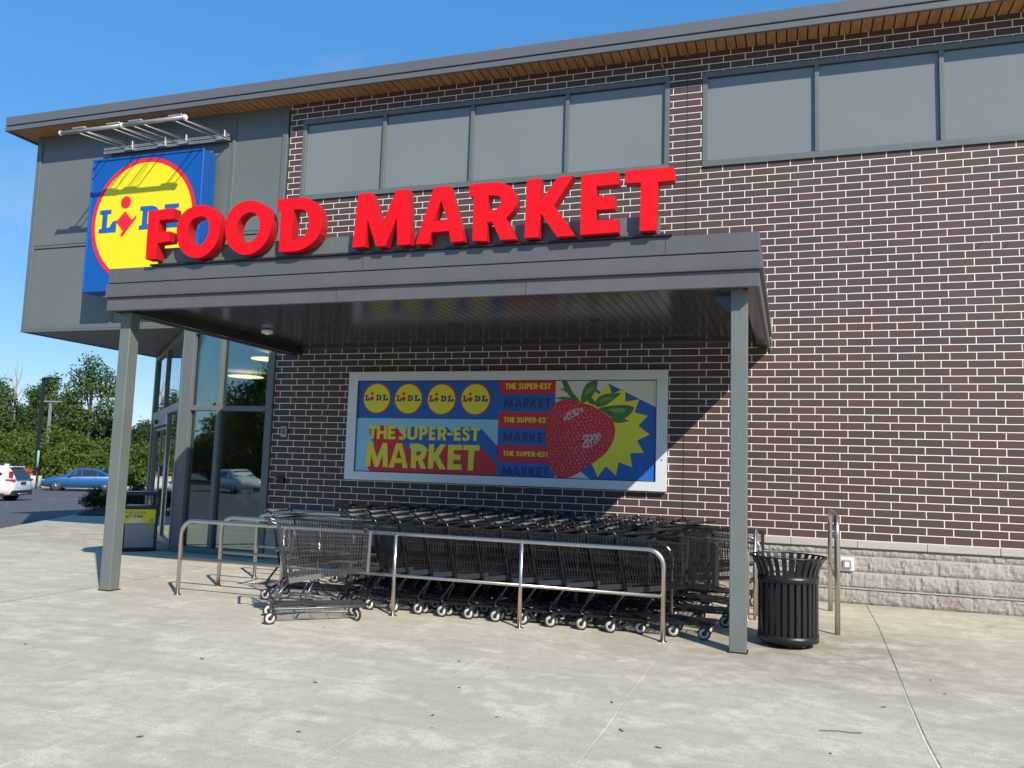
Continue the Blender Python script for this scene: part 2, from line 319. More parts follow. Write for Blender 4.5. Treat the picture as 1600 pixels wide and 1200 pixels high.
M = dict(
 brick=brick_mat(), conc=concrete_mat(), block=block_mat(), asphalt=asphalt_mat(), soffit=wood_soffit_mat(), panel=panel_mat(),
 tpanel=mat('tower_panel_metal', (.135, .155, .148), .3, var=.08, vscale=1.2), cap=mat('cast_stone_cap', (.42, .40, .37), .9, var=.25, vscale=60, bump=.4, bscale=90),
 metal=mat('grey_painted_metal', (.104, .106, .112), .38, var=.13, vscale=2.5, rvar=.08),
 roofm=mat('roof_edge_metal', (.118, .125, .135), .4, var=.08, vscale=1.5),
 frame=mat('frame_metal', (.120, .140, .140), .42, var=.10, vscale=4, rvar=.08),
 column=mat('column_paint', (.135, .158, .150), .45, var=.13, vscale=3, bump=.05, bscale=120),
 dark=mat('dark_gap', (.012, .012, .014), .6),
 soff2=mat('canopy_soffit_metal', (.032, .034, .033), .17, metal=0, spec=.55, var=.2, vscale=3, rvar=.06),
 soff3=mat('tower_soffit_metal', (.10, .105, .105), .4, var=.15, vscale=3),
 inox=mat('brushed_steel', (.56, .53, .48), .30, metal=1, var=.06, vscale=5, rvar=.05),
 inox2=mat('weathered_steel', (.45, .42, .38), .36, metal=1, var=.25, vscale=30, rvar=.1),
 galv=mat('galvanised_steel', (.36, .37, .37), .45, metal=.5, var=.15, vscale=20),
 blackm=mat('black_powder_coat', (.012, .013, .014), .33, var=.3, vscale=14, bump=.15, bscale=200),
 wire=mat('cart_wire_black', (.028, .032, .036), .28, metal=.55, spec=.6),
 tubeb=mat('cart_tube_black', (.028, .031, .034), .2, metal=.7, spec=.6, var=.2, vscale=20),
 zinc=mat('cart_zinc', (.13, .135, .14), .28, metal=.85, var=.2, vscale=25),
 plast=mat('cart_grey_plastic', (.020, .024, .027), .55, var=.12, vscale=15),
 plast2=mat('cart_light_plastic', (.11, .117, .123), .45, var=.12, vscale=15),
 hand=mat('handle_grey', (.15, .155, .16), .45, var=.15, vscale=30),
 rubber=mat('rubber', (.018, .018, .018), .75),
 wheelw=mat('wheel_ring_white', (.56, .54, .48), .5, var=.2, vscale=60),
 led=mat('letter_red', (.70, .003, .009), .5, spec=.25), leds=mat('letter_side_red', (.42, .008, .012), .5, spec=.4, var=.12, vscale=3),
 sblue=mat('sign_blue', (.004, .085, .36), .3, coat=.1), syel=mat('sign_yellow', (.80, .69, .0), .35, coat=.1), sred=mat('sign_red', (.74, .012, .035), .35),
 slog=mat('logo_blue', (.01, .11, .38), .4),
 bfr=mat('banner_frame', (.72, .77, .80), .38, metal=.15, var=.06, vscale=2),
 bblue=mat('print_blue', (.016, .13, .50), .42, var=.12, vscale=1.5), bnavy=mat('print_navy', (.016, .045, .16), .45), bred=mat('print_red', (.64, .025, .045), .42, var=.08, vscale=2),
 byel=mat('print_yellow', (.86, .80, .04), .42, var=.07, vscale=2), blight=mat('print_light_blue', (.30, .66, .88), .42, var=.06, vscale=2), bbeige=mat('print_cream', (.74, .72, .64), .45, var=.07, vscale=2),
 bberry=mat('print_berry', (.66, .018, .035), .35, var=.22, vscale=7), bseed=mat('print_seed', (.85, .58, .52), .4), bseed2=mat('print_seed_dark', (.22, .01, .015), .4), bhl=mat('print_highlight', (.72, .42, .45), .4, var=.3, vscale=25),
 bleaf=mat('print_leaf', (.06, .20, .045), .4, var=.65, vscale=11), bleaf2=mat('print_leaf_light', (.16, .36, .12), .4, var=.5, vscale=16),
 glass=glass_mat('window_glass', (.66, .78, .76), .13), glassd=glass_mat('door_glass', (.55, .62, .60), .16),
 lamp=emit_mat('warm_lamp', (1, .62, .30), 3.2), white=mat('white_plastic', (.72, .72, .70), .45, var=.05),
 intf=mat('interior_floor', (.22, .21, .19), .35), intw=mat('interior_wall', (.24, .27, .26), .7), intc=mat('interior_ceiling', (.32, .34, .34), .6), lblue=mat('display_blue', (.03, .16, .34), .5),
 lawn=mat('lawn_green', (.055, .10, .022), .9, var=.5, vscale=3, bump=.6, bscale=30), mulch=mat('mulch', (.035, .022, .014), .95, var=.6, vscale=20, bump=1, bscale=60),
 kerbm=mat('kerb_concrete', (.50, .48, .43), .9, var=.15, vscale=5), paint=mat('line_paint', (.62, .62, .58), .8, var=.15, vscale=20),
 bark=mat('bark', (.10, .075, .055), .9, var=.3, vscale=12), barkp=mat('pale_dead_bark', (.28, .25, .22), .9, var=.2, vscale=12),
 leaf1=leaf_mat('bright_foliage', (.040, .085, .012), (.135, .195, .030)), leaf2=leaf_mat('mid_foliage', (.034, .078, .018), (.10, .165, .038)), leaf3=leaf_mat('dark_foliage', (.022, .05, .014), (.055, .10, .026)),
 woodf=mat('pale_timber', (.45, .30, .16), .8, var=.2, vscale=10), orange=mat('orange_mesh', (.55, .12, .04), .8),
 carb=mat('blue_car_paint', (.022, .115, .29), .28, metal=.35, coat=.6), carw=mat('white_car_paint', (.70, .71, .70), .25, coat=.6), carg=mat('car_glass', (.02, .027, .03), .06, spec=.8),
 carr=mat('tail_light_red', (.42, .006, .012), .2, coat=.5), cart=mat('car_trim_black', (.02, .02, .022), .55), chrome=mat('alloy', (.6, .6, .6), .25, metal=1),
)
LET = {"F":[0,[[-6.675,4.47],[-6.311,4.48],[-6.305,4.354],[-6.512,4.348],[-6.513,4.208],[-6.337,4.203],[-6.337,4.084],[-6.511,4.074],[-6.517,3.884],[-6.666,3.888]]],"O1":[1,[[-5.915,4.489],[-5.767,4.441],[-5.677,4.347],[-5.64,4.222],[-5.655,4.084],[-5.727,3.958],[-5.833,3.885],[-5.95,3.865],[-6.084,3.907],[-6.187,4.001],[-6.241,4.137],[-6.243,4.279],[-6.2,4.383],[-6.091,4.46]],[[-5.925,4.355],[-5.85,4.332],[-5.804,4.268],[-5.795,4.188],[-5.82,4.094],[-5.876,4.027],[-5.947,4.005],[-6.011,4.026],[-6.069,4.091],[-6.088,4.172],[-6.078,4.259],[-6.027,4.327]]],"O2":[1,[[-5.237,4.491],[-5.117,4.454],[-5.017,4.369],[-4.964,4.246],[-4.967,4.119],[-5.021,3.995],[-5.119,3.909],[-5.242,3.866],[-5.36,3.886],[-5.484,3.966],[-5.558,4.081],[-5.574,4.213],[-5.547,4.341],[-5.468,4.438],[-5.364,4.482]],[[-5.226,4.356],[-5.16,4.315],[-5.12,4.238],[-5.12,4.138],[-5.166,4.049],[-5.253,4.006],[-5.34,4.031],[-5.398,4.1],[-5.414,4.193],[-5.391,4.275],[-5.321,4.34]]],"D":[0,[[-4.9,4.478],[-4.581,4.472],[-4.509,4.461],[-4.447,4.432],[-4.394,4.392],[-4.356,4.335],[-4.329,4.266],[-4.319,4.194],[-4.32,4.123],[-4.337,4.053],[-4.374,3.997],[-4.426,3.951],[-4.493,3.911],[-4.572,3.884],[-4.652,3.873],[-4.841,3.878],[-4.849,4.348],[-4.899,4.359]],[[-4.682,4.348],[-4.583,4.345],[-4.541,4.328],[-4.508,4.292],[-4.486,4.232],[-4.482,4.169],[-4.491,4.107],[-4.518,4.055],[-4.556,4.023],[-4.6,4.008],[-4.692,4.007]]],"M":[0,[[-3.885,4.463],[-3.736,4.466],[-3.586,4.106],[-3.436,4.469],[-3.298,4.467],[-3.246,3.875],[-3.396,3.871],[-3.418,4.173],[-3.536,3.87],[-3.646,3.876],[-3.763,4.175],[-3.774,3.879],[-3.928,3.875]]],"A":[0,[[-3.003,4.463],[-2.83,4.466],[-2.644,3.874],[-2.789,3.867],[-2.816,3.987],[-3.011,3.987],[-3.039,3.867],[-3.187,3.87]],[[-2.918,4.318],[-2.837,4.104],[-2.991,4.104]]],"R":[0,[[-2.606,4.463],[-2.328,4.463],[-2.267,4.454],[-2.216,4.439],[-2.163,4.404],[-2.128,4.362],[-2.105,4.31],[-2.096,4.252],[-2.106,4.199],[-2.129,4.156],[-2.162,4.117],[-2.201,4.078],[-2.086,3.859],[-2.25,3.861],[-2.347,4.055],[-2.399,4.052],[-2.396,3.858],[-2.552,3.869],[-2.557,4.33],[-2.606,4.342]],[[-2.396,4.331],[-2.301,4.325],[-2.273,4.311],[-2.259,4.281],[-2.26,4.243],[-2.276,4.207],[-2.305,4.18],[-2.343,4.171],[-2.401,4.171]]],"K":[0,[[-1.99,4.462],[-1.848,4.463],[-1.846,4.225],[-1.669,4.464],[-1.511,4.463],[-1.702,4.174],[-1.483,3.86],[-1.661,3.857],[-1.835,4.102],[-1.853,3.864],[-1.998,3.866]]],"E":[0,[[-1.434,4.459],[-1.073,4.469],[-1.063,4.342],[-1.277,4.337],[-1.282,4.233],[-1.1,4.228],[-1.094,4.101],[-1.274,4.102],[-1.279,3.997],[-1.063,3.996],[-1.057,3.867],[-1.431,3.862]]],"T":[0,[[-1.0,4.47],[-0.538,4.468],[-0.533,4.337],[-0.683,4.333],[-0.705,3.863],[-0.853,3.865],[-0.847,4.339],[-1.003,4.346]]]}
BD = {"boxes_the":[[[-5.822,2.189],[-5.664,1.979]],[[-5.668,2.189],[-5.495,1.979]],[[-5.482,2.188],[-5.344,1.979]],[[-5.291,2.188],[-5.154,1.979]],[[-5.141,2.188],[-4.966,1.98]],[[-4.952,2.188],[-4.795,1.98]],[[-4.774,2.187],[-4.664,1.979]],[[-4.642,2.187],[-4.48,1.981]],[[-4.466,2.187],[-4.381,1.979]],[[-4.36,2.186],[-4.245,1.98]],[[-4.224,2.186],[-4.096,1.981]],[[-4.089,2.186],[-3.932,1.982]]],"boxes_mk":[[[-5.848,1.92],[-5.448,1.542]],[[-5.436,1.92],[-5.108,1.539]],[[-5.088,1.92],[-4.797,1.538]],[[-4.769,1.92],[-4.468,1.538]],[[-4.447,1.92],[-4.212,1.536]],[[-4.198,1.92],[-3.929,1.537]]],"lightblue":[[-6.058,2.307],[-3.647,2.307],[-3.634,1.458],[-6.031,1.463]],"red":[[-5.769,1.976],[-5.812,2.157],[-5.676,2.195],[-5.499,2.191],[-5.346,2.179],[-5.222,2.073],[-5.216,1.966],[-5.074,1.791],[-4.779,1.812],[-4.462,1.904],[-3.937,1.908],[-3.648,1.641],[-3.648,1.461],[-5.757,1.465],[-5.81,1.535],[-5.709,1.905]],"blue":[[-5.156,2.181],[-4.968,2.184],[-4.796,2.172],[-4.481,2.184],[-4.371,2.088],[-4.352,2.186],[-3.94,2.192],[-3.642,1.901],[-3.647,1.634],[-3.944,1.915],[-4.462,1.904],[-4.764,1.82],[-4.829,1.882],[-5.074,1.791],[-5.208,1.952],[-5.273,1.986],[-5.174,2.06]],"bands":[[[-3.65,2.908],[-2.765,2.905],[-2.759,2.7],[-3.649,2.698]],[[-3.648,2.422],[-2.752,2.43],[-2.745,2.204],[-3.647,2.19]],[[-3.646,1.913],[-2.738,1.933],[-2.731,1.702],[-3.645,1.677]]],"tb":[[[-3.554,2.855],[-2.844,2.767]],[[-3.562,2.348],[-2.851,2.269]],[[-3.557,1.843],[-2.85,1.769]],[[-3.568,2.631],[-2.843,2.489]],[[-3.561,2.124],[-2.842,1.984]],[[-3.561,1.619],[-2.842,1.485]]],"beige":[[-2.771,2.919],[-1.27,2.917],[-1.268,1.471],[-2.755,1.469]],"bluebig":[[-2.19,2.792],[-2.089,2.724],[-1.985,2.85],[-1.277,2.504],[-1.272,1.477],[-2.221,1.471],[-2.368,1.576],[-2.508,2.165]],"sun":[[-2.182,2.737],[-2.119,2.694],[-1.985,2.846],[-1.93,2.7],[-1.742,2.778],[-1.733,2.587],[-1.536,2.621],[-1.602,2.432],[-1.41,2.39],[-1.543,2.247],[-1.379,2.124],[-1.557,2.038],[-1.457,1.866],[-1.656,1.855],[-1.619,1.661],[-1.814,1.725],[-1.85,1.533],[-1.998,1.663],[-2.113,1.504],[-2.199,1.681],[-2.435,2.031],[-2.457,2.655],[-2.381,2.662],[-2.228,2.642]],"berry":[[-2.854,2.434],[-2.786,2.544],[-2.674,2.606],[-2.519,2.607],[-2.378,2.567],[-2.239,2.534],[-2.128,2.474],[-1.989,2.388],[-1.906,2.308],[-1.874,2.189],[-1.888,2.068],[-1.952,1.921],[-2.058,1.798],[-2.219,1.681],[-2.381,1.562],[-2.56,1.478],[-2.699,1.474],[-2.786,1.549],[-2.846,1.683],[-2.88,1.886],[-2.9,2.159],[-2.886,2.323]],"leaves":[[[-2.668,2.909],[-2.589,2.868],[-2.523,2.737],[-2.45,2.655],[-2.393,2.574],[-2.519,2.611],[-2.599,2.716],[-2.714,2.778],[-2.643,2.778],[-2.674,2.868]],[[-2.379,2.574],[-2.375,2.696],[-2.315,2.833],[-2.206,2.887],[-2.143,2.873],[-2.162,2.765],[-2.228,2.656],[-2.323,2.574]],[[-2.76,2.64],[-2.591,2.655],[-2.519,2.607],[-2.674,2.613]],[[-2.281,2.574],[-2.256,2.649],[-2.185,2.602],[-2.156,2.534]],[[-2.177,2.548],[-2.131,2.643],[-2.023,2.697],[-1.806,2.711],[-1.885,2.63],[-2.019,2.535],[-2.128,2.508]],[[-2.128,2.481],[-2.019,2.515],[-1.776,2.54],[-1.641,2.524],[-1.607,2.485],[-1.653,2.418],[-1.739,2.357],[-1.934,2.368],[-2.031,2.428]],[[-1.955,2.359],[-1.745,2.361],[-1.731,2.33],[-1.671,2.315],[-1.824,2.28],[-1.899,2.302]]],"hl":[[[-2.619,2.395],[-2.515,2.464],[-2.377,2.492],[-2.354,2.438],[-2.471,2.369],[-2.595,2.3],[-2.638,2.326]],[[-2.338,2.046],[-2.326,2.1],[-2.229,2.116],[-2.079,2.138],[-2.091,2.051],[-2.171,1.956],[-2.321,1.912],[-2.343,1.979]]],"circ":[[[-5.936,2.62],[-5.464,2.622],[-5.711,2.859],[-5.685,2.384]],[[-5.385,2.615],[-4.916,2.617],[-5.161,2.851],[-5.138,2.383]],[[-4.823,2.611],[-4.353,2.613],[-4.597,2.843],[-4.576,2.381]],[[-4.261,2.613],[-3.798,2.615],[-4.037,2.842],[-4.019,2.387]]],"frame":[[-6.197,3.042],[-1.138,3.036],[-6.187,1.34],[-1.133,1.329],[-6.027,2.897],[-1.28,2.901],[-6.046,1.455],[-1.277,1.474]]}
# ------------------------------------------------------------------ ground
def lot_z(x, y): 
    t = min(1, max(0, (-x-17)/22)); return -.13-.62*(t*t*(3-2*t))
KERB = [(-60, 72), (-20.07, 9.28), (-17.3, 5.3), (-16.1, 3.25), (-15.06, 1.4), (-13.6, -1.6), (-13.2, -5), (-13.2, -40)]
pv = MB(); pts = [(x, y) for x, y in KERB[1:]]+[(30, -40), (30, 9.28)]
pv.add([(x, y, 0) for x, y in pts], [tuple(range(len(pts)))][:1])
pv.f = [tuple(reversed(pv.f[0]))] if False else pv.f
n = len(pts); pv.add([(x, y, 0) for x, y in pts]+[(x, y, -.3) for x, y in pts], [(i, (i+1) % n, n+(i+1) % n, n+i) for i in range(n)])
pv.build('pavement', M['conc'], kind='structure')
# saw-cut joint beside the wall: a real shallow groove strip with dark sealant
j = MB(); js = [(1.413, -.05), (1.405, -1.7), (1.354, -3.7), (1.314, -4.9), (1.294, -5.85), (1.298, -6.4), (1.29, -8.5), (1.28, -12)]
random.seed(3)
for i in range(len(js)-1):
    (x0, y0), (x1, y1) = js[i], js[i+1]; N = 14
    for k in range(N):
        a = k/N; b = (k+1)/N; w0 = .0028+.0022*random.random()
        j.add([(x0+(x1-x0)*a-w0, y0+(y1-y0)*a, .002), (x0+(x1-x0)*a+w0, y0+(y1-y0)*a, .002), (x0+(x1-x0)*b+w0, y0+(y1-y0)*b, .002), (x0+(x1-x0)*b-w0, y0+(y1-y0)*b, .002)], [(0, 1, 2, 3)])
for (xa, ya), (xb, yb_) in zip(js[:-1], js[1:]):
    if ya > -3.6: continue
    j.m = 1
    wa, wb = [.016*min(1, max(0, (-3.6-q)/2.4)) for q in (ya, yb_)]; j.add([(xa-.004-wa, ya, .0015), (xa-.003, ya, .0015), (xb-.003, yb_, .0015), (xb-.004-wb, yb_, .0015)], [(0, 1, 2, 3)]); j.m = 0
for (xa, ya), (xb, yb_) in (((-7.40, -5.6), (-7.46, -3.8)), ((-7.46, -3.8), (-7.5, -2.6)), ((-7.5, -2.6), (-7.72, -.9))):
    for k in range(12):
        a, c2 = k/12, (k+1)/12; w0 = .003+.003*random.random()
        j.add([(xa+(xb-xa)*a-w0, ya+(yb_-ya)*a, .002), (xa+(xb-xa)*a+w0, ya+(yb_-ya)*a, .002), (xa+(xb-xa)*c2+w0, ya+(yb_-ya)*c2, .002), (xa+(xb-xa)*c2-w0, ya+(yb_-ya)*c2, .002)], [(0, 1, 2, 3)])
j.build('pavement_joint', [mat('joint_sealant', (.17, .155, .13), .95, var=.5, vscale=9), mat('joint_mortar', (.66, .63, .56), .95, var=.2, vscale=14)], kind='structure') if True else j.build('x', mat('joint_sealant2', (.10, .092, .08), .95, var=.5, vscale=9), kind='structure')
lm = MB(); xs = [-150+5*i for i in range(40)]; ys = [-90+6*i for i in range(36)]
for y in ys:
    for x in xs: lm.v.append((x, y, lot_z(x, y)))
nx = len(xs)
for a in range(len(ys)-1):
    for b in range(nx-1): lm.f.append((a*nx+b, a*nx+b+1, (a+1)*nx+b+1, (a+1)*nx+b)); lm.mi.append(0); lm.sm.append(True)
lm.build('parking_lot', M['asphalt'], kind='structure')
gp = MB().add([(-900, -900, -1.1), (900, -900, -1.1), (900, 900, -1.1), (-900, 900, -1.1)], [(0, 1, 2, 3)])
gp.build('ground', M['lawn'], kind='structure')
c_ = Vector((CX, CY, 0)); F2 = Vector((-math.sin(yaw), math.cos(yaw), 0)); R2 = Vector((math.cos(yaw), math.sin(yaw), 0))
def far(px, D, z=0.):      # a spot on the site: metres ahead D, bearing by slope
    p = c_ + F2*D + R2*(D*(px-800)/1291.7); p.z = z; return p
def fz(px, D): p = far(px, D); return Vector((p.x, p.y, lot_z(p.x, p.y)))
# far verge: kerb strip and grass bank behind the parking lot
kb = MB()
P0, P1 = far(-700, 57.5), far(640, 57.5); Q0, Q1 = far(-700, 60), far(640, 60)
kb.add([(*P0.xy, -.62), (*P1.xy, -.62), (*Q1.xy, -.60), (*Q0.xy, -.60), (*P0.xy, -1), (*P1.xy, -1)], [(0, 1, 2, 3), (4, 5, 1, 0)])
kb.build('far_kerb_strip', M['kerbm'], kind='structure')
vb = MB(); V0, V1, W0, W1 = far(-1300, 59.9), far(900, 59.9), far(-1300, 150), far(900, 150)
vb.add([(*V0.xy, -.61), (*V1.xy, -.61), (*W1.xy, 1.5), (*W0.xy, 1.5)], [(0, 1, 2, 3)]); vb.build('grass_bank', M['lawn'], kind='structure')
# painted bay lines
pl = MB()
for px, D0, D1 in ((45, 42, 46.5), (85, 41.5, 46), (120, 41, 45.5), (165, 41, 45.5)):
    a, b = far(px-18, D0), far(px+16, D0+.35); 
    d = (b-a); q = Vector((0, 0, 0))
    e = F2*.14
    pl.add([(p.x, p.y, lot_z(p.x, p.y)+.012) for p in (a, b, b+e, a+e)], [(0, 1, 2, 3)])
for px, D in ((20, 31), (-15, 27), (130, 36)):
    a, b = far(px, D), far(px+22, D+.2); e = F2*.13
    pl.add([(p.x, p.y, lot_z(p.x, p.y)+.012) for p in (a, b, b+e, a+e)], [(0, 1, 2, 3)])
pl.build('bay_markings', M['paint'], kind='structure')
# planting bed
bd = MB(); bp = [(-17.2, 5.35), (-16.0, 5.9), (-14.9, 8.4), (-15.6, 12), (-19.5, 13.5), (-21, 10.6)]
bd.add([(x, y, .03) for x, y in bp]+[(-17.4, 8.8, .14)], [(i, (i+1) % 6, 6) for i in range(6)])
bd.build('planting_bed', M['mulch'], kind='structure')

# ------------------------------------------------------------------ the supermarket
B = thing('supermarket', 'dark brick supermarket with grey window bands, overhanging metal roof edge and glazed entrance corner', 'building')
XL, XR, ZT = -7.63, 13.0, 7.70
SE = -.9144
def wallrect(mb, x0, x1, z0, z1, y=0.): mb.add([(x0, y, z0), (x1, y, z0), (x1, y, z1), (x0, y, z1)], [(0, 1, 2, 3)])
win = [(-7.38, -1.165), (-.70, 5.52), (5.98, 12.2)]
wz0, wz1 = 5.99, 7.39
bw = MB()
wallrect(bw, XL, XR, .81, wz0); wallrect(bw, XL, XR, wz1, ZT)
ed = [XL]+[v for w_ in win for v in w_]+[XR]
for i in range(0, len(ed), 2): wallrect(bw, ed[i], ed[i+1], wz0, wz1)
for x0, x1 in win:      # reveals
    bw.add([(x0, 0, wz0), (x0, .1, wz0), (x0, .1, wz1), (x0, 0, wz1)], [(3, 2, 1, 0)]); bw.add([(x1, 0, wz0), (x1, .1, wz0), (x1, .1, wz1), (x1, 0, wz1)], [(0, 1, 2, 3)])
bw.add([(XL, 0, .81), (XL, .3, .81), (XL, .3, ZT), (XL, 0, ZT)], [(0, 3, 2, 1)])
bw.build('brick_wall', M['brick'], B)
MB().box(SE-.0035, SE+.0035, -.003, .004, .82, 7.66).build('control_joint', M['dark'], B)
# split face base course, real relief
sp = MB(); cell = .0254; nxs = int((11.4-XL)/cell); nzs = 28
rows = [(0, .2032), (.2032, .4064), (.4064, .6096), (.6096, .71)]
for a in range(nzs+1):
    z = .71*a/nzs
    for b in range(nxs+1):
        x = XL+b*cell; r = 0
        for k, (p, q) in enumerate(rows):
            if p <= z: r = k; zz = (p, q)
        u = (x + (0 if r % 2 else .2032) + 40*.4064) % .4064; ez = min(z-zz[0], zz[1]-z); ex = min(u, .4064-u); e = min(ex, ez)
        bi = math.floor((x + (0 if r % 2 else .2032))/.4064)
        h = .004 if e < .006 else 0.012+.026*min(1, (e-.006)/.03)*(.55+.45*noise.noise(Vector((x*9, z*9, bi*3.1)))) + .014*noise.noise(Vector((x*30, z*26, bi*7.7+r)))
        sp.v.append((x, -h, z))
for a in range(nzs):
    for b in range(nxs):
        i = a*(nxs+1)+b; sp.f.append((i, i+1, i+nxs+2, i+nxs+1)); sp.mi.append(0); sp.sm.append(False)
sp.build('block_base', M['block'], B)
MB().box(XL, 11.4, -.041, -.030, .196, .207).build('base_bead', M['cap'], B)
x = XL; k = 0
cp = MB()
while x < 11.4:
    cp.box(x+.003, x+.8096, -.055, .05, .713, .806); x += .8128
bevel(cp.build('base_cap', M['cap'], B), .008, 2)
MB().box(XL, 11.4, -.046, .04, .716, .803).build('cap_mortar', mat('cap_mortar', (.3, .29, .27), .95), B)
MB().box(XL, 11.4, -.010, .04, .8, .8125).build('cap_bedding', mat('bed_mortar', (.75, .69, .6), .95), B)
# upper window bands: frame, mullions, panels
for x0, x1 in win:
    fr = MB(); f0, f1 = -.012, .06; t = .075
    n = 4; st = (x1-x0)/n
    fr.box(x0+.003, x1-.003, f0, f1, wz0+.003, wz0+t); fr.box(x0+.003, x1-.003, f0, f1, wz1-t, wz1-.003)
    for i in range(n+1):
        xc = x0+st*i; h = t/2 if 0 < i < n else t
        a = xc-h*.8 if 0 < i < n else (x0+.003 if i == 0 else x1-t); b = xc+h*.8 if 0 < i < n else (x0+t if i == 0 else x1-.003)
        fr.box(a, b, f0+.002, f1, wz0+t, wz1-t)
    wf = bevel(fr.build('window_band', M['frame'], B), .004, 1)
    MB().box(x0+.003, x1-.003, -.028, -.012, wz0-.018, wz0+.004).build('sill', M['frame'], wf)
    for i in range(n):
        g = MB(); a, b = x0+st*i+.03, x0+st*(i+1)-.03
        gx = 5; gz = 4
        for q in range(gz+1):
            for p in range(gx+1):
                bow = .004*math.sin(math.pi*p/gx)*math.sin(math.pi*q/gz)*(1 if i % 2 else -1)
                g.v.append((a+(b-a)*p/gx, .040+bow, wz0+.05+(wz1-wz0-.1)*q/gz))
        for q in range(gz):
            for p in range(gx): i0 = q*(gx+1)+p; g.f.append((i0, i0+1, i0+gx+2, i0+gx+1)); g.mi.append(0); g.sm.append(True)
        g.build('pane', M['panel'], wf)
        MB().box(a, b, .028, .033, wz1-t-.012, wz1-t-.002).build('gasket', M['dark'], wf)
# roof edge
RX0 = -13.70
rf = MB()
rf.box(RX0, XR, -.44, 9, 7.775, 7.95); rb = rf.build('roof', M['roofm'], B); bevel(rb, .008, 1)
MB().box(RX0+.03, XR, -.42, 8.9, 7.745, 7.775).build('roof_drip_gap', M['dark'], B)
re_ = MB(); re_.box(RX0+.005, XR, -.445, -.40, 7.665, 7.752); re_.box(RX0+.005, RX0+.05, -.40, 8.9, 7.665, 7.752)
bevel(re_.build('roof_edge_strip', M['roofm'], B), .006, 1)
MB().box(RX0+.05, XR, -.40, 8.9, 7.715, 7.744).build('soffit_backing', M['dark'], B)
pk = MB(); x = RX0+.06
while x < XR-.1:
    pk.box(x, x+.118, -.397, -.002 if x > XL else .25, 7.695, 7.717); x += .137
y = .26
for k in range(60):
    pk.box(RX0+.06, -13.36, y, y+.118, 7.695, 7.717); y += .137
pk.build('timber_soffit', M['soffit'], B)
# one hanging scrap of soffit board and a small nail hole mark
MB().obox((-1.30, -.05, 7.70), (-1.27, -.03, 7.50), .045, .01).build('loose_soffit_strip', M['soffit'], B)
# tower (upper storey over the entrance)
TX0, TX1, TZ = -13.35, XL-.06, 3.89
tw = MB(); F = .022
tw.box(TX0+.02, XL-.002, .06, .4, TZ+.01, 7.70); tw.box(TX0+.02, -13.0, .4, 3.55, TZ+.01, 7.7)
tw.box(TX0+.02, XL, 3.3, 9, TZ+.02, 7.7) 
tw.build('tower_core', M['tpanel'], B)
pa = MB(); vx = [TX0, -11.24, -9.47, -8.80, TX1]
frm = MB()
def pan(x0, x1, z0, z1): pa.box(x0+.03, x1-.03, .034, .062, z0+.03, z1-.03)
for a, b in zip(vx[:-1], vx[1:]):
    pan(a, b, TZ+.05, 5.49); pan(a, b, 5.50, 7.66)
frm.box(TX0, XL-.01, 0., .06, TZ, TZ+.085); frm.box(TX0+.12, TX1-.09, .018, .06, 5.465, 5.515); frm.box(TX0, XL-.01, .015, .06, 7.60, 7.69)
frm.box(TX0, TX0+.115, .002, .06, TZ+.085, 7.60); frm.box(TX1-.10, TX1, .004, .06, TZ+.085, 7.60)
for v in vx[1:-1]: frm.box(v-.035, v+.035, .012, .06, TZ+.085, 5.465); frm.box(v-.035, v+.035, .0125, .06, 5.515, 7.6)
for k in range(5): pass
pa.build('tower_panels', M['tpanel'], B); bevel(frm.build('tower_frame', M['frame'], B), .004, 1)
MB().box(TX0+.12, TX1-.1, .0285, .0335, 5.452, 5.464).build('panel_shadow_gap', M['dark'], B)
MB().box(TX0-.004, TX0+.02, .02, 9, TZ, 7.695).build('tower_side', M['tpanel'], B)
# tower underside: linear metal planks
ts = MB(); 
for k in range(26):
    ts.box(TX0+.03, XL-.02, .03+k*.15, .03+k*.15+.142, TZ-.02, TZ+.004)
ts.build('tower_soffit', M['soff3'], B); te = MB()
te.box(TX0, XL-.02, -.002, .03, TZ-.035, TZ-.002); te.box(TX0, TX0+.03, .03, 4.2, TZ-.035, TZ-.002)
te.build('tower_soffit_edge', M['frame'], B)
MB().box(TX0+.03, XL, .04, 8.9, TZ+.004, TZ+.012).build('soffit_void', M['dark'], B)
# glazed entrance: front screen
gfz = TZ-.04
def bars(name, items, m='frame', parent=B):
    o = MB()
    for it in items: o.box(*it)
    return bevel(o.build(name, M[m], parent), .005, 1)
sc = bars('glazed_screen', [(-9.47, -9.27, -.06, .10, .0, gfz), (-8.74, -8.66, -.05, .08, .1, 2.40), (-8.74, -8.66, -.051, .08, 2.485, gfz), (-7.76, XL-.003, -.05, .08, 0., gfz),
   (-9.27, -7.76, -.048, .08, 2.40, 2.485), (-9.27, -7.76, -.048, .08, .0, .10), (-9.27, -7.76, -.047, .08, gfz-.12, gfz)])
for x0, x1 in ((-9.27, -8.74), (-8.66, -7.76)):
    for z0, z1 in ((.1, 2.40), (2.485, gfz-.12)): MB().box(x0, x1, .02, .03, z0, z1).build('pane', M['glass'], sc)
# diagonal entrance face with sliding doors
A = Vector((-9.47, 0, 0)); Dd = Vector((-13.2+9.47, 3.5, 0)); LD = Dd.length; ang = math.atan2(Dd.y, Dd.x)
de = obj('entrance_screen', None, B); de.location = A; de.rotation_euler = (0, 0, ang)
def db(items, name, m, par=de, bv=True):
    o = MB()
    for s0, s1, y0, y1, z0, z1 in items: o.box(s0, s1, y0, y1, z0, z1)
    o = o.build(name, M[m], par)
    return bevel(o, .005, 1) if bv else o
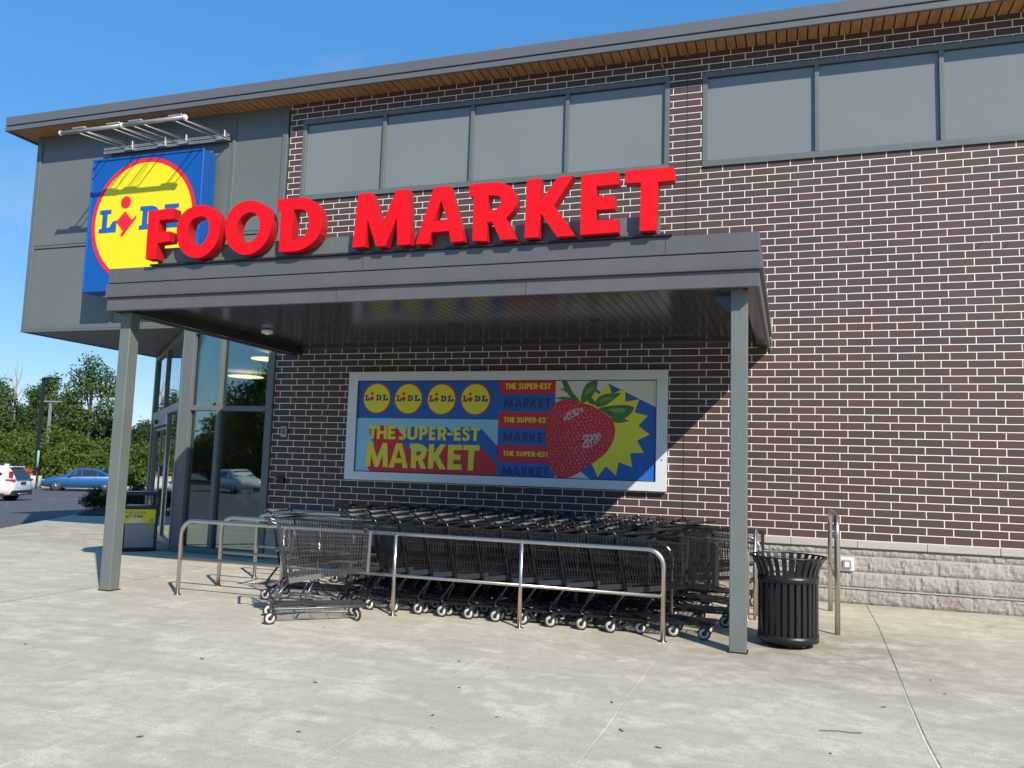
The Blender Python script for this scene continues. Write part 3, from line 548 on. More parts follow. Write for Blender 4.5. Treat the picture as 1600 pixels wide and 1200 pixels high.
# local +y points away from the camera side? build symmetric about y=0
db([(.0, .16, -.06, .06, 0, gfz), (LD-.14, LD, -.06, .06, 0, gfz), (.16, LD-.14, -.055, .055, 2.42, 2.56), (.16, LD-.14, -.055, .055, gfz-.1, gfz),
    (2.76, 2.84, -.05, .05, 2.56, gfz-.1), (1.86, 1.94, -.05, .05, 0, 2.42), (4.42, 4.50, -.05, .05, 0, 2.42), (1.94, 4.42, -.07, .07, 2.22, 2.42),
    (.16, 1.86, -.05, .05, 0, .12), (4.5, LD-.14, -.05, .05, 0, .12)], 'screen_frame', 'frame')
db([(.16, 1.86, -.005, .005, .12, 2.42), (4.5, LD-.14, -.005, .005, .12, 2.42), (.16, 2.76, -.005, .005, 2.56, gfz-.1), (2.84, LD-.14, -.005, .005, 2.56, gfz-.1)], 'screen_glass', 'glassd', bv=False)
db([(1.94, 1.99, -.02, .02, .01, 2.2), (3.15, 3.2, -.02, .02, .01, 2.2), (1.99, 3.15, -.018, .018, 2.14, 2.2), (1.99, 3.15, -.018, .018, .01, .12),
    (3.2, 3.25, -.02, .02, .01, 2.2), (4.37, 4.42, -.02, .02, .01, 2.2), (3.25, 4.37, -.018, .018, 2.14, 2.2), (3.25, 4.37, -.018, .018, .01, .12)], 'sliding_doors', 'frame')
db([(1.99, 3.15, -.004, .004, .12, 2.14), (3.25, 4.37, -.004, .004, .12, 2.14)], 'door_glass', 'glassd', bv=False)
db([(2.9, 3.16, -.03, -.012, 1.2, 1.4), (2.9, 3.16, .012, .03, 1.2, 1.4)], 'door_sticker', 'lblue', bv=False)
db([(3.55, 3.85, -.13, -.06, 2.28, 2.36), (3.55, 3.85, .06, .13, 2.28, 2.36)], 'motion_sensor', 'blackm')
# interior
it = MB()
it.box(-13.1, XL+3, 3.6, 9, -.02, .012); it.box(-9.4, XL+3, .1, 3.6, -.021, .0125)
it.add([(-9.45, .1, .011), (-9.4, .1, .011), (-9.4, 3.6, .011), (-13.1, 3.6, .011)], [(0, 1, 2, 3)])
it.build('interior_floor', M['intf'], B)
iw = MB(); iw.box(-13.3, XL+3.1, 8.9, 9, 0, 3.9); iw.box(XL+3, XL+3.1, .2, 8.9, 0, 3.9); iw.box(-13.34, -13.24, 3.55, 8.9, 0, 3.9)
iw.build('interior_walls', M['intw'], B)
MB().box(-9.4, XL+3, .12, 3.5, 3.72, 3.76).box(-13.2, XL+3, 3.5, 8.9, 3.72, 3.76).build('interior_ceiling', M['intc'], B)
MB().box(XL+.05, XR, .3, .5, 0, 7.6).build('inner_wall', M['intw'], B)
for (x, y, r) in ((-12.12, 5.24, .42), (-9.40, 2.31, .36)):
    o = MB(); o.lathe([(0, 3.60), (r, 3.60), (r, 3.612), (0, 3.612)], 32, (x, y, 0)); o.build('disc_lamp', M['lamp'], B)
# interior column and shelf blocks seen as dark shapes
for q_ in ((-9.0, -8.75, 2.4, 2.65), (-8.1, -7.9, 4.6, 4.8), (-10.6, -10.3, 5.2, 5.5)): MB().box(*q_, .012, 3.7).build('interior_column', M['intw'], B)
for q_ in ((-12.6, -10.4, 7.2, 8.2, 0.012, 1.7), (-9.8, -7.2, 6.4, 7.2, .012, 1.5)): MB().box(*q_).build('interior_shelf', M['cart'], B)
tb = thing('display_table', 'blue display table just inside the glass screen carrying white bags', 'table', (-8.35, .75, .0125))
MB().box(-.55, .55, -.35, .35, .12, .36).build('bin_body', M['lblue'], tb); MB().box(-.6, .6, -.4, .4, .36, .42).build('table_top', M['plast2'], tb); MB().box(-.5, .5, -.3, .3, 0, .12).build('plinth', M['cart'], tb)
MB().box(-.45, .45, -.28, .28, .42, .72).build('riser', M['lblue'], tb)
bagg = None
for k, (bx, lab) in enumerate(((-8.62, 'crumpled white bag with red label on the display table, left of three'), (-8.3, 'crumpled white bag with red label on the display table, middle of three'), (-8.02, 'crumpled white bag with red label on the display table, right of three'))):
    b_ = MB(); ns = 12
    prof = [(.0, .0), (.13, .0), (.15, .10), (.14, .22), (.10, .30), (.125, .345)]
    b_.lathe(prof, ns, (0, 0, 0)); b_.v = [(v[0]*(1+.15*noise.noise(Vector((v[0]*9, v[1]*9, v[2]*9+k)))), v[1]*.6, v[2]+.02*noise.noise(Vector((v[0]*20, k, 1)))) for v in b_.v]
    r_ = thing('shopping_bag', lab, 'bag', (bx, .66, .7325), .2*k, 'white bags on the display table'); b_.build('bag_body', M['white'], r_)
    MB().box(-.07, .07, -.100, -.085, .06, .17).build('bag_label', M['sred'], r_)

# ------------------------------------------------------------------ canopy
C = thing('entrance_canopy', 'flat grey metal canopy on two square posts sheltering the parked carts', 'canopy', (-3.5, -2, 0))
def cb(mb, name, m, bv=.006):
    mb.v = [(a+3.5, b+2, c) for a, b, c in mb.v]; o = mb.build(name, M[m], C); return bevel(o, bv, 1) if bv else o
x0, x1, yf = -7.29, .235, -4.0
def ring(z0, z1, off, th=.03):
    o = MB(); o.box(x0-off, x1+off, yf-off, yf-off+th, z0, z1); o.box(x0-off, x0-off+th, yf-off+th, -.003, z0, z1); o.box(x1+off-th, x1+off, yf-off+th, -.003, z0, z1); return o
cb(ring(3.645, 3.825, 0), 'fascia_top', 'metal'); cb(ring(3.485, 3.632, .018), 'fascia_middle', 'metal')
cb(ring(3.31, 3.470, .0), 'fascia_bottom', 'metal')
l = ring(3.470, 3.486, .034, .05); l2 = ring(3.632, 3.645, .02, .03); cb(l, 'fascia_lip', 'metal', .003); cb(ring(3.634, 3.646, -.012, .03), 'fascia_reveal', 'dark', 0)
se = MB()
for sx in (-3.85, -.62): se.box(sx-.002, sx+.002, yf-.0015, yf+.01, 3.66, 3.815); 
for sx in (-4.15, -2.0): se.box(sx-.002, sx+.002, yf-.0015, yf+.01, 3.32, 3.46)
cb(se, 'fascia_seams', 'dark', 0)
cb(MB().box(x0+.03, x1-.03, yf+.03, -.003, 3.62, 3.66), 'canopy_roof', 'metal', 0)
ds_ = MB(); x = x0+.035
while x < x1-.05:
    e = min(x+.098, x1-.035); ds_.box(x, e, yf+.16, -.004, 3.448, 3.462); x += .104
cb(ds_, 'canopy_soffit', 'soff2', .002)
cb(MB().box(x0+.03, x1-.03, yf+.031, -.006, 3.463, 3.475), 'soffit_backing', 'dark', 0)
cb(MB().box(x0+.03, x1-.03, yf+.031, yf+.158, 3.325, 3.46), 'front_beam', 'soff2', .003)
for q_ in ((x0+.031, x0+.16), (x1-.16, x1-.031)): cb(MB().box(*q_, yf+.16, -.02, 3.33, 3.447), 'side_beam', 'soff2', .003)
cb(MB().box(x0+.2, x1-.2, -.03, -.004, 3.425, 3.447), 'wall_trim', 'metal', .002)
def cl(x, y, w_):
    o = MB(); o.box(x-w_/2, x+w_/2, y, y+w_, 0.0, 3.325); cb(o, 'post', 'column', .006)
    cb(MB().box(x-w_/2-.012, x+w_/2+.012, y-.012, y+w_+.012, 0.001, .012), 'post_base', 'dark', .002)
cl(.047, -3.82, .152); cl(-7.155, -3.82, .155)
g_ = MB(); g_.poly([[(-.2, 3.325), (-.028, 3.325), (-.028, 3.12), (-.075, 3.14), (-.2, 3.27)]], -3.80, -3.69); cb(g_, 'post_bracket', 'soff2', .002)
for (px_, py_) in ((-5.605, -1.78), (-3.714, -1.77), (-1.80, -1.77)):
    o = MB(); o.lathe([(0, 3.452), (.045, 3.449), (.062, 3.443), (.066, 3.4475)], 24, (px_, py_, 0)); cb(o, 'downlight', 'dark', 0)
o = MB(); o.lathe([(0, 3.375), (.03, 3.376), (.035, 3.39), (.075, 3.392), (.085, 3.41), (.085, 3.44), (.0, 3.4475)], 28, (-6.59, -1.76, 0)); cb(o, 'ceiling_sensor', 'white', 0)
# conduit clips on the right end by the wall
cb(MB().box(x1+.002, x1+.02, -.25, -.01, 3.42, 3.72).tube([(x1+.02, -.03, 3.3), (x1+.03, -.03, 3.75)], .008, 6), 'end_flashing', 'galv', .002)

# ------------------------------------------------------------------ big letters on the canopy
LS = thing('letter_sign', 'red raised letters reading FOOD MARKET standing on the canopy edge', 'sign', (-3.6, -4, 3.83))
def place(mb): mb.v = [(a+3.6, b+4, c-3.83) for a, b, c in mb.v]; return mb
for k, v in LET.items():
    cs = [[tuple(p) for p in c] for c in v[1:]]
    if v[0]: cs = [smooth_loop(c, 4) for c in cs]
    o = MB(); o.poly(cs, -4.1, -3.972)
    nf = 0
    # face material 0, sides 1
    for i, f in enumerate(o.f):
        ysum = {round(o.v[q][1], 3) for q in f}
        o.mi[i] = 0 if ysum == {-4.1} else 1
    ob = place(o).build('letter', [M['led'], M['leds']], LS, label='raised red letter '+k[0] + ('' if k[0] != 'O' else (', first of the two' if k == 'O1' else ', second of the two')))
rw = MB(); rw.box(-6.60, -.69, -3.95, -3.86, 3.90, 4.05); rw.box(-6.60, -.69, -3.97, -3.862, 3.826, 3.90)
place(rw).build('raceway', M['frame'], LS); 
place(MB().box(-6.66, -.56, -4.03, -3.98, 3.8255, 3.845)).build('letter_gap_shade', M['dark'], LS)  # near-black strip paints in the shadow gap under the letters

# ------------------------------------------------------------------ logo sign
def logo(cx, cz, r, y, mats, par, ring_r=1.075, dy=.0015, names=True):
    """yellow disc in a thin red ring with slab L, red i, D and L"""
    o = MB(); o.poly([circ(cx, cz, r*ring_r, n=56), circ(cx, cz, r, n=56)], y-dy); o.build('logo_ring', mats[0], par)
    o = MB(); o.poly([circ(cx, cz, r, n=56)], y-dy*1.01); o.build('logo_disc', mats[1], par)
    T = lambda pts: [(cx+a*r, cz+b*r) for a, b in pts]
    Lg = [(0, .40), (0, .33), (.06, .32), (.06, .08), (0, .07), (0, 0), (.37, 0), (.37, .21), (.29, .19), (.22, .09), (.17, .09), (.17, .32), (.245, .33), (.245, .40)]
    Dg = [(0, .40), (0, .33), (.055, .32), (.055, .08), (0, .07), (0, 0), (.24, 0), (.33, .03), (.39, .09), (.415, .2), (.39, .31), (.33, .37), (.24, .40)]
    Di = [(.165, .31), (.165, .09), (.22, .09), (.265, .12), (.29, .2), (.265, .28), (.22, .31)]
    zb = -.17
    q = MB(); q.poly([T([(a-.91, b+zb) for a, b in Lg])], y-2*dy); q.build('logo_letter', mats[2], par); q = MB()
    q.poly([T([(a-.06, b+zb+.01) for a, b in Dg]), T([(a-.06, b+zb+.01) for a, b in Di])], y-2*dy); q.build('logo_letter', mats[2], par); q = MB()
    q.poly([T([(a*1.18+.44, b+zb+.01) for a, b in Lg])], y-2*dy); q.build('logo_letter', mats[2], par)
    q = MB(); q.poly([T(circ(-.37, .335, .105, n=28))], y-2.6*dy); q.build('logo_dot', mats[0], par); q = MB()
    q.poly([T([(-.37, .18), (-.215, .02), (-.13, .10), (-.13, .05), (-.40, -.26), (-.44, -.23), (-.39, -.16), (-.52, -.015), (-.56, -.05), (-.56, .0)])], y-2.6*dy)
    q.build('logo_mark', mats[0], par)
SG = thing('logo_sign', 'square blue box sign with a yellow disc reading LIDL on the tower panels', 'sign', (-10.27, -.4, 4.46))
sg = MB().box(-11.49, -9.06, -.41, -.08, 4.465, 6.90); sg.v = [(a+10.27, b+.4, c-4.46) for a, b, c in sg.v]
bevel(sg.build('sign_case', M['sblue'], SG), .015, 2)
fr = MB()
for a in ((-11.495, -9.055, 4.46, 4.50), (-11.495, -9.055, 6.865, 6.905)): fr.box(a[0], a[1], -.425, -.40, a[2], a[3])
fr.box(-11.495, -11.455, -.424, -.4, 4.50, 6.865); fr.box(-9.095, -9.055, -.424, -.4, 4.5, 6.865)
fr.v = [(a+10.27, b+.4, c-4.46) for a, b, c in fr.v]; bevel(fr.build('sign_trim', M['sblue'], SG), .006, 1)
mk = MB().box(-11.2, -10.9, -.08, .03, 4.6, 4.66).box(-9.7, -9.4, -.08, .03, 4.6, 4.66).box(-11.2, -10.9, -.08, .03, 6.7, 6.76).box(-9.7, -9.4, -.08, .03, 6.7, 6.76).box(-9.3, -9.2, -.08, .0, 6.3, 6.36)
mk.box(-10.0, -9.6, -.35, -.1, 4.41, 4.465)
mk.v = [(a+10.27, b+.4, c-4.46) for a, b, c in mk.v]; mk.build('sign_brackets', M['frame'], SG)
logo(0., 5.705-4.46, 1.055, -.4122+.4, (M['sred'], M['syel'], M['slog']), SG, dy=.003)

# floodlight arm assembly above the sign
FL = thing('sign_light_bar', 'galvanised light bar on thin outrigger arms above the blue logo sign', 'light', (-10.2, 0, 7.1))
def fp(mb, name, m, par=FL): mb.v = [(a+10.2, b, c-7.1) for a, b, c in mb.v]; return mb.build(name, M[m], par)
fp(MB().tube([(-11.43, -1.2, 7.09), (-10.12, -1.2, 7.09)], .032, 10), 'light_tube', 'galv'); fp(MB().tube([(-10.1, -1.2, 7.095), (-8.84, -1.2, 7.095)], .034, 10), 'light_tube', 'galv')
fp(MB().tube([(-11.45, -1.2, 7.09), (-11.42, -1.2, 7.09)], .04, 12).tube([(-8.85, -1.2, 7.095), (-8.80, -1.2, 7.095)], .042, 12).tube([(-10.14, -1.2, 7.093), (-10.08, -1.2, 7.093)], .042, 12), 'end_caps', 'white')
for xx in (-11.10, -10.93, -10.36, -10.19, -9.93, -9.70, -9.08, -8.9):
    fp(MB().tube([(xx, -1.18, 7.08), (xx+.02, -.10, 7.20)], .011, 6), 'outrigger_arm', 'galv')
for xx in (-11.02, -10.28, -9.82, -9.0):
    fp(MB().tube([(xx, -1.18, 7.12), (xx+.02, -.10, 7.29)], .006, 6), 'stay_rod', 'galv'); bevel(fp(MB().box(xx-.14, xx+.14, -1.235, -1.165, 7.118, 7.15), 'arm_clamp', 'galv'), .006, 1); bevel(fp(MB().box(xx-.08, xx+.12, -.13, -.078, 7.16, 7.23), 'arm_foot', 'galv'), .006, 1); bevel(fp(MB().box(xx+.09, xx+.115, -.135, -.078, 7.16, 7.33), 'arm_foot', 'galv'), .006, 1)
ch = MB(); ch2 = MB()
for z in (7.165, 7.235):
    ch.box(-11.62, -8.84, -.075, -.03, z, z+.045)
    xx = -11.58
    while xx < -8.88: ch2.box(xx, xx+.03, -.0765, -.074, z+.014, z+.031); xx += .055
fp(ch, 'strut_channel', 'galv'); fp(ch2, 'channel_slots', 'dark'); fp(MB().box(-11.5, -9.0, -.03, .035, 7.18, 7.26), 'standoffs', 'dark')
fp(MB().tube([(-10.15, -1.2, 7.1), (-10.10, -.7, 7.4), (-10.08, -.38, 7.66)], .004, 4).tube([(-9.72, -1.2, 7.1), (-9.70, -.7, 7.42), (-9.69, -.38, 7.66)], .004, 4), 'guy_wires', 'dark')

# ------------------------------------------------------------------ banner
BN = thing('wall_banner', 'wide printed strawberry banner in a pale metal frame on the brick wall', 'banner', (-3.66, 0, 1.33))
def bo(mb, name, m, par=BN): mb.v = [(a+3.66, b, c-1.33) for a, b, c in mb.v]; return mb.build(name, M[m], par)
X0, X1, Z0, Z1 = -6.195, -1.135, 1.335, 3.04; I0, I1, J0, J1 = -6.035, -1.283, 1.463, 2.90
f = MB()
for q in ([(X0, Z0), (X1, Z0), (I1, J0), (I0, J0)], [(X1, Z0), (X1, Z1), (I1, J1), (I1, J0)], [(X1, Z1), (X0, Z1), (I0, J1), (I1, J1)], [(X0, Z1), (X0, Z0), (I0, J0), (I0, J1)]):
    f.poly([q], -.082, -.004)
fo = bevel(bo(f, 'banner_frame', 'bfr'), .006, 2); MB
bo(MB().box(I0-.003, I1+.003, -.058, -.052, J0-.003, J0+.012).box(I0-.003, I1+.003, -.058, -.052, J1-.012, J1+.003).box(I0-.003, I0+.008, -.058, -.052, J0, J1).box(I1-.008, I1+.003, -.058, -.052, J0, J1), 'banner_gasket', 'dark')
o = MB(); o.lathe([(0, -.0835), (.012, -.0835), (.012, -.08)], 12, (-1.205, 0, 1.77), axis='y'); bo(o, 'frame_screw', 'dark')
def clip(pts):     # keep print inside the frame
    o = [(min(max(a, I0-.002), I1+.002), min(max(b, J0-.002), J1+.002)) for a, b in pts]
    r = [o[0]]
    for p in o[1:]:
        if abs(p[0]-r[-1][0])+abs(p[1]-r[-1][1]) > 1e-4: r.append(p)
    return r
yb = -.046; lay = [0]
pr = bo(MB().add([(I0, yb, J0), (I1, yb, J0), (I1, yb, J1), (I0, yb, J1)], [(0, 1, 2, 3)]), 'printed_sheet', 'bblue')
def prt(conts, name, m, lv, cl_=True):
    o = MB()
    for c in conts:
        c = c if isinstance(c[0][0], (tuple, list)) else [c]
        o.poly([clip(q) if cl_ else q for q in c], yb-.0006*lv)
    return bo(o, name, m, pr)
prt([BD['lightblue']], 'light_blue_field', 'blight', 1); prt([BD['red']], 'red_extrusion', 'bred', 2); prt([BD['blue']], 'blue_extrusion', 'bblue', 3)
# glyphs
GL = {}
for k, v in LET.items():
    cs = v[1:]; xs_ = [p[0] for p in cs[0]]; zs_ = [p[1] for p in cs[0]]; a, b, c, d = min(xs_), max(xs_), min(zs_), max(zs_)
    GL[k[0]] = [[((p[0]-a)/(b-a), (p[1]-c)/(d-c)) for p in (smooth_loop(q, 3) if v[0] else q)] for q in cs]
GL['H'] = [[(0, 0), (.3, 0), (.3, .4), (.7, .4), (.7, 0), (1, 0), (1, 1), (.7, 1), (.7, .6), (.3, .6), (.3, 1), (0, 1)]]
GL['-'] = [[(0, .38), (1, .38), (1, .56), (0, .56)]]
GL['P'] = [[(0, 1), (.62, 1), (.85, .93), (1, .78), (1, .6), (.85, .44), (.62, .36), (.42, .36), (.42, 0), (.1, 0), (.1, .8), (0, .8)], [(.42, .82), (.55, .8), (.66, .7), (.6, .58), (.42, .54)]]
GL['U'] = [[(0, 1), (0, .3), (.08, .1), (.28, 0), (.62, 0), (.88, .08), (1, .28), (1, 1), (.7, 1), (.7, .32), (.6, .2), (.42, .2), (.32, .32), (.32, 1)]]
GL['S'] = [smooth_loop([(.93, .80), (.78, .98), (.5, 1.01), (.2, .95), (.05, .75), (.14, .55), (.42, .44), (.62, .34), (.62, .22), (.45, .18), (.15, .27), (.02, .09), (.3, -.01), (.62, 0), (.92, .12), (.98, .34), (.85, .50), (.55, .62), (.38, .70), (.42, .80), (.58, .80), (.84, .68)], 3)]
def glyph(ch, bx):
    xs_ = [p[0] for p in bx]; zs_ = [p[1] for p in bx]; a, b, c, d = min(xs_), max(xs_), min(zs_), max(zs_)
    return [[(a+(b-a)*u, c+(d-c)*v) for u, v in q] for q in GL[ch]]
def word(s, x0, x1, z0, z1, wd):
    tot = sum(wd[c] for c in s); sp_ = .13*(x1-x0)/max(1, len(s)); u = (x1-x0-sp_*(len(s)-1))/tot; x = x0; o = []
    for c in s:
        if c != ' ': o.append(glyph(c, [(x, z0), (x+wd[c]*u, z1)]))
        x += wd[c]*u+sp_
    return o
prt([glyph(c, [bx[0], (bx[1][0], bx[0][1]), (bx[1][0], bx[1][1])]) for c, bx in zip('THESUPER-EST', BD['boxes_the'])], 'yellow_wording', 'byel', 4)
prt([glyph(c, bx) for c, bx in zip('MARKET', BD['boxes_mk'])], 'yellow_headline', 'byel', 4)
WD = {'T': .75, 'H': .85, 'E': .7, ' ': .3, 'S': .72, 'U': .85, 'P': .8, 'R': .85, '-': .45, 'M': 1.25, 'A': 1, 'K': .95}
bands = BD['bands']; zl = [(max(p[1] for p in b), min(p[1] for p in b)) for b in bands]
bx0 = min(p[0] for p in bands[0]); bx1 = max(p[0] for p in bands[0])
prt([[(bx0, J0), (bx1, J0), (bx1, J1), (bx0, J1)]], 'blue_column', 'bblue', 2.2)
prt([[(bx0, b), (bx1, b), (bx1, t), (bx0, t)] for t, b in zl], 'red_bands', 'bred', 3)
for i in range(3):
    q = BD['tb'][i]; prt(word('THE SUPER-EST', q[0][0], q[1][0], q[1][1], q[0][1], WD), 'band_wording', 'byel', 4)
    q = BD['tb'][3+i]; prt(word('MARKET', q[0][0], q[1][0], max(J0, q[1][1]), q[0][1], WD), 'band_headline', 'bnavy', 3.2)
prt([BD['beige']], 'cream_field', 'bbeige', 4.5); prt([BD['bluebig']], 'blue_shape', 'bblue', 5.2)
prt([BD['sun']], 'yellow_burst', 'byel', 6)
bs = smooth_loop(BD['berry'], 4); prt([bs], 'strawberry', 'bberry', 7)
def inside(p, c):
    r = False
    for i in range(len(c)):
        a, b = c[i-1], c[i]
        if (a[1] > p[1]) != (b[1] > p[1]) and p[0] < (b[0]-a[0])*(p[1]-a[1])/(b[1]-a[1])+a[0]: r = not r
    return r
for h in BD['hl']: prt([smooth_loop(h, 3)], 'berry_highlight', 'bhl', 7.6)
hx = [smooth_loop(h, 3) for h in BD['hl']]
sd_, sk = [], []
bxs = [p[0] for p in bs]; bzs = [p[1] for p in bs]; z = min(bzs)+.03; r_i = 0; random.seed(11)
bcx = (min(bxs)+max(bxs))/2; bcz = (min(bzs)+max(bzs))/2
while z < max(bzs)-.02:
    x = min(bxs)+.02+(.031 if r_i % 2 else 0)
    while x < max(bxs)-.02:
        p = (x+random.uniform(-.013, .013)+.018*math.sin(z*6), z+random.uniform(-.011, .011)+.03*math.sin((x-bcx)*4))
        if inside(p, bs) and all(inside((p[0]+dx, p[1]+dz), bs) for dx, dz in ((.018, 0), (-.018, 0), (0, .018), (0, -.018))):
            edge = min(1., abs(p[0]-bcx)/.28); rx = .0125*(1-.45*edge)*random.uniform(.7, 1.25); c, s_ = math.cos(.3), math.sin(.3)
            e = [(p[0]+rx*math.cos(t)*c-.013*math.sin(t)*s_*.6, p[1]+.0145*math.sin(t)*c+rx*math.cos(t)*s_) for t in [k*math.pi/5 for k in range(10)]]
            hl_ = any(inside(p, h) for h in hx)
            if hl_: sk.append([(p[0]+(q[0]-p[0])*1.5, p[1]+(q[1]-p[1])*1.5) for q in e])
            else: sd_.append(e[3:]+[(p[0]+.002, p[1]+.002)]); sk.append([(p[0]+(q[0]-p[0])*.55+.001, p[1]+(q[1]-p[1])*.55) for q in e])
        x += .062
    z += .050; r_i += 1
prt(sd_, 'berry_seeds', 'bseed', 7.3, False); prt(sk, 'berry_seed_pits', 'bseed2', 8, False)
lv = [smooth_loop(l_, 3) for l_ in BD['leaves']]
for i_, l_ in enumerate(lv): prt([l_], 'berry_leaf', 'bleaf', 8.3+.4*i_)
mid = []
for l_ in BD['leaves']:
    cx_ = sum(p[0] for p in l_)/len(l_); cz_ = sum(p[1] for p in l_)/len(l_)
    mid.append([(cx_+(p[0]-cx_)*.55, cz_+(p[1]-cz_)*.38+.006) for p in l_])
prt(mid[1:2]+mid[4:6], 'leaf_sheen', 'bleaf2', 11.5)
for q in BD['circ']:
    cx_ = (q[0][0]+q[1][0])/2; cz_ = (q[2][1]+q[3][1])/2
    logo(cx_+3.66, cz_-1.33, .228, yb-.0012, (M['bred'], M['byel'], M['bnavy']), pr, dy=.0008)

# small fittings on the wall
FX = thing('alarm_sounder', 'small grey wall unit on the brick beside the glass screen', 'alarm', (-7.38, -.002, 2.07))
bevel(MB().box(-.055, .055, -.05, 0, -.09, .09).build('unit_body', M['galv'], FX), .015, 2); bevel(MB().box(-.03, .03, -.065, -.045, -.04, .05).build('unit_lens', M['plast2'], FX), .01, 2)
FX = thing('bell_box', 'small black box with a red patch low on the brick behind the carts', 'alarm', (-7.40, -.002, 1.27))
bevel(MB().box(-.075, .075, -.06, 0, -.05, .055).build('box_body', M['blackm'], FX), .008, 2); MB().box(-.055, -.03, -.063, -.059, .01, .03).build('red_patch', M['sred'], FX)
FX = thing('wall_outlet', 'weatherproof electric outlet with clear cover in the block base', 'outlet', (1.19, -.038, .50))
bevel(MB().box(-.085, .085, -.02, .03, -.085, .085).build('cover_plate', M['white'], FX), .01, 2); bevel(MB().box(-.055, .05, -.045, -.02, -.055, .055).build('cover_lid', M['galv'], FX), .008, 2); MB().box(-.03, .025, -.047, -.044, -.03, .03).build('socket_face', M['white'], FX)
for k, (px_, z_) in enumerate(((1.52, 4.63), (2.17, 4.64), (2.83, 4.66), (3.13, 4.64))):
    a_ = thing('wall_anchor', ['leftmost', 'second from left', 'third from left', 'rightmost'][k]+' of four tiny steel pins in the brick wall', 'pin', (px_, 0, z_), 0, 'steel pins in the brick wall')
    MB().tube([(0, .01, 0), (0, -.075, 0)], .004, 6).build('pin_shaft', M['galv'], a_)

# ------------------------------------------------------------------ rails
def arc(p, q, r_, c):   # rounded corner at c from direction p to q
    p, q, c = Vector(p), Vector(q), Vector(c); a = c+(p-c).normalized()*r_; b = c+(q-c).normalized()*r_
    o = c+(p-c).normalized()*r_+(q-c).normalized()*r_; return [o+(a-o)*math.cos(t)+(b-o)*math.sin(t) for t in [k*math.pi/16 for k in range(9)]]
def rail(lab, x0, x1, y, posts, h=.855, midz=.42, m='inox'):
    t = thing('cart_rail', lab, 'railing', ((x0+x1)/2, y, 0), 0, 'steel rails dividing the cart lanes'); cx_ = (x0+x1)/2
    a, b = x0-cx_, x1-cx_
    pts = [Vector((a, 0, 0))]+arc((a, 0, 0), (b, 0, h), .16, (a, 0, h))+arc((a, 0, h), (b, 0, 0), .16, (b, 0, h))+[Vector((b, 0, 0))]
    MB().tube(pts, .024, 12).build('hoop', M[m], t)
    MB().tube([(a, 0, midz), (b, 0, midz)], .019, 10).build('mid_rail', M[m], t)
    for p in posts: MB().tube([(p-cx_, 0, 0), (p-cx_, 0, h-.005)], .022, 10).build('post', M[m], t)
    for p in [x0]+posts+[x1]: MB().lathe([(0, .004), (.045, .004), (.045, .0), ], 16, (p-cx_, 0, .001)).build('foot_ring', M['inox2'], t)
rail('front steel rail nearest the camera, bare at its left end', -6.27, -.65, -3.62, [-4.88, -3.49, -2.08])
rail('second steel rail, just behind the front rail', -6.32, -.68, -2.83, [-4.90, -3.3, -1.7])
rail('third steel rail, between the middle cart rows', -6.42, .04, -1.95, [-4.93, -3.3, -1.6])
rail('rearmost steel rail, nearest the brick wall', -6.4, .15, -1.18, [-4.8, -3.2, -1.6])
t = thing('bollard_hoop', 'tall polished steel hoop standing end-on between the bin and the wall', 'bollard', (.955, -1.6, 0))
pts = [Vector((0, -.8, 0))]+arc((0, -.8, 0), (0, .8, 1.20), .2, (0, -.8, 1.20))+arc((0, -.8, 1.20), (0, .8, 0), .2, (0, .8, 1.20))+[Vector((0, .8, 0))]
MB().tube(pts, .028, 14).build('hoop', M['inox'], t); MB().tube([(0, -.78, .55), (0, .78, .55)], .02, 10).build('mid_rail', M['inox'], t)
# locked bar tangle at the right lane end
t = thing('lane_end_gate', 'slanted steel gate arm with chain at the right end of the cart lanes', 'gate', (.12, -1.55, 0))
MB().tube([(0, 0, 0), (0, 0, .72), (.0, -.35, 1.0)], .022, 10).build('gate_arm', M['inox'], t); MB().tube([(0, -.35, .0), (.0, -.35, 1.0)], .018, 10).build('gate_post', M['inox'], t)
cn = MB()
for k in range(12):
    a_ = k/11; cc = Vector((.03, -.02-.3*a_, .74+.2*a_-.25*math.sin(a_*3.14))); cn.lathe([(.012, -.003), (.018, -.003), (.018, .003), (.012, .003), (.012, -.003)], 8, cc, axis='x' if k % 2 else 'y')
cn.build('chain', M['galv'], t)

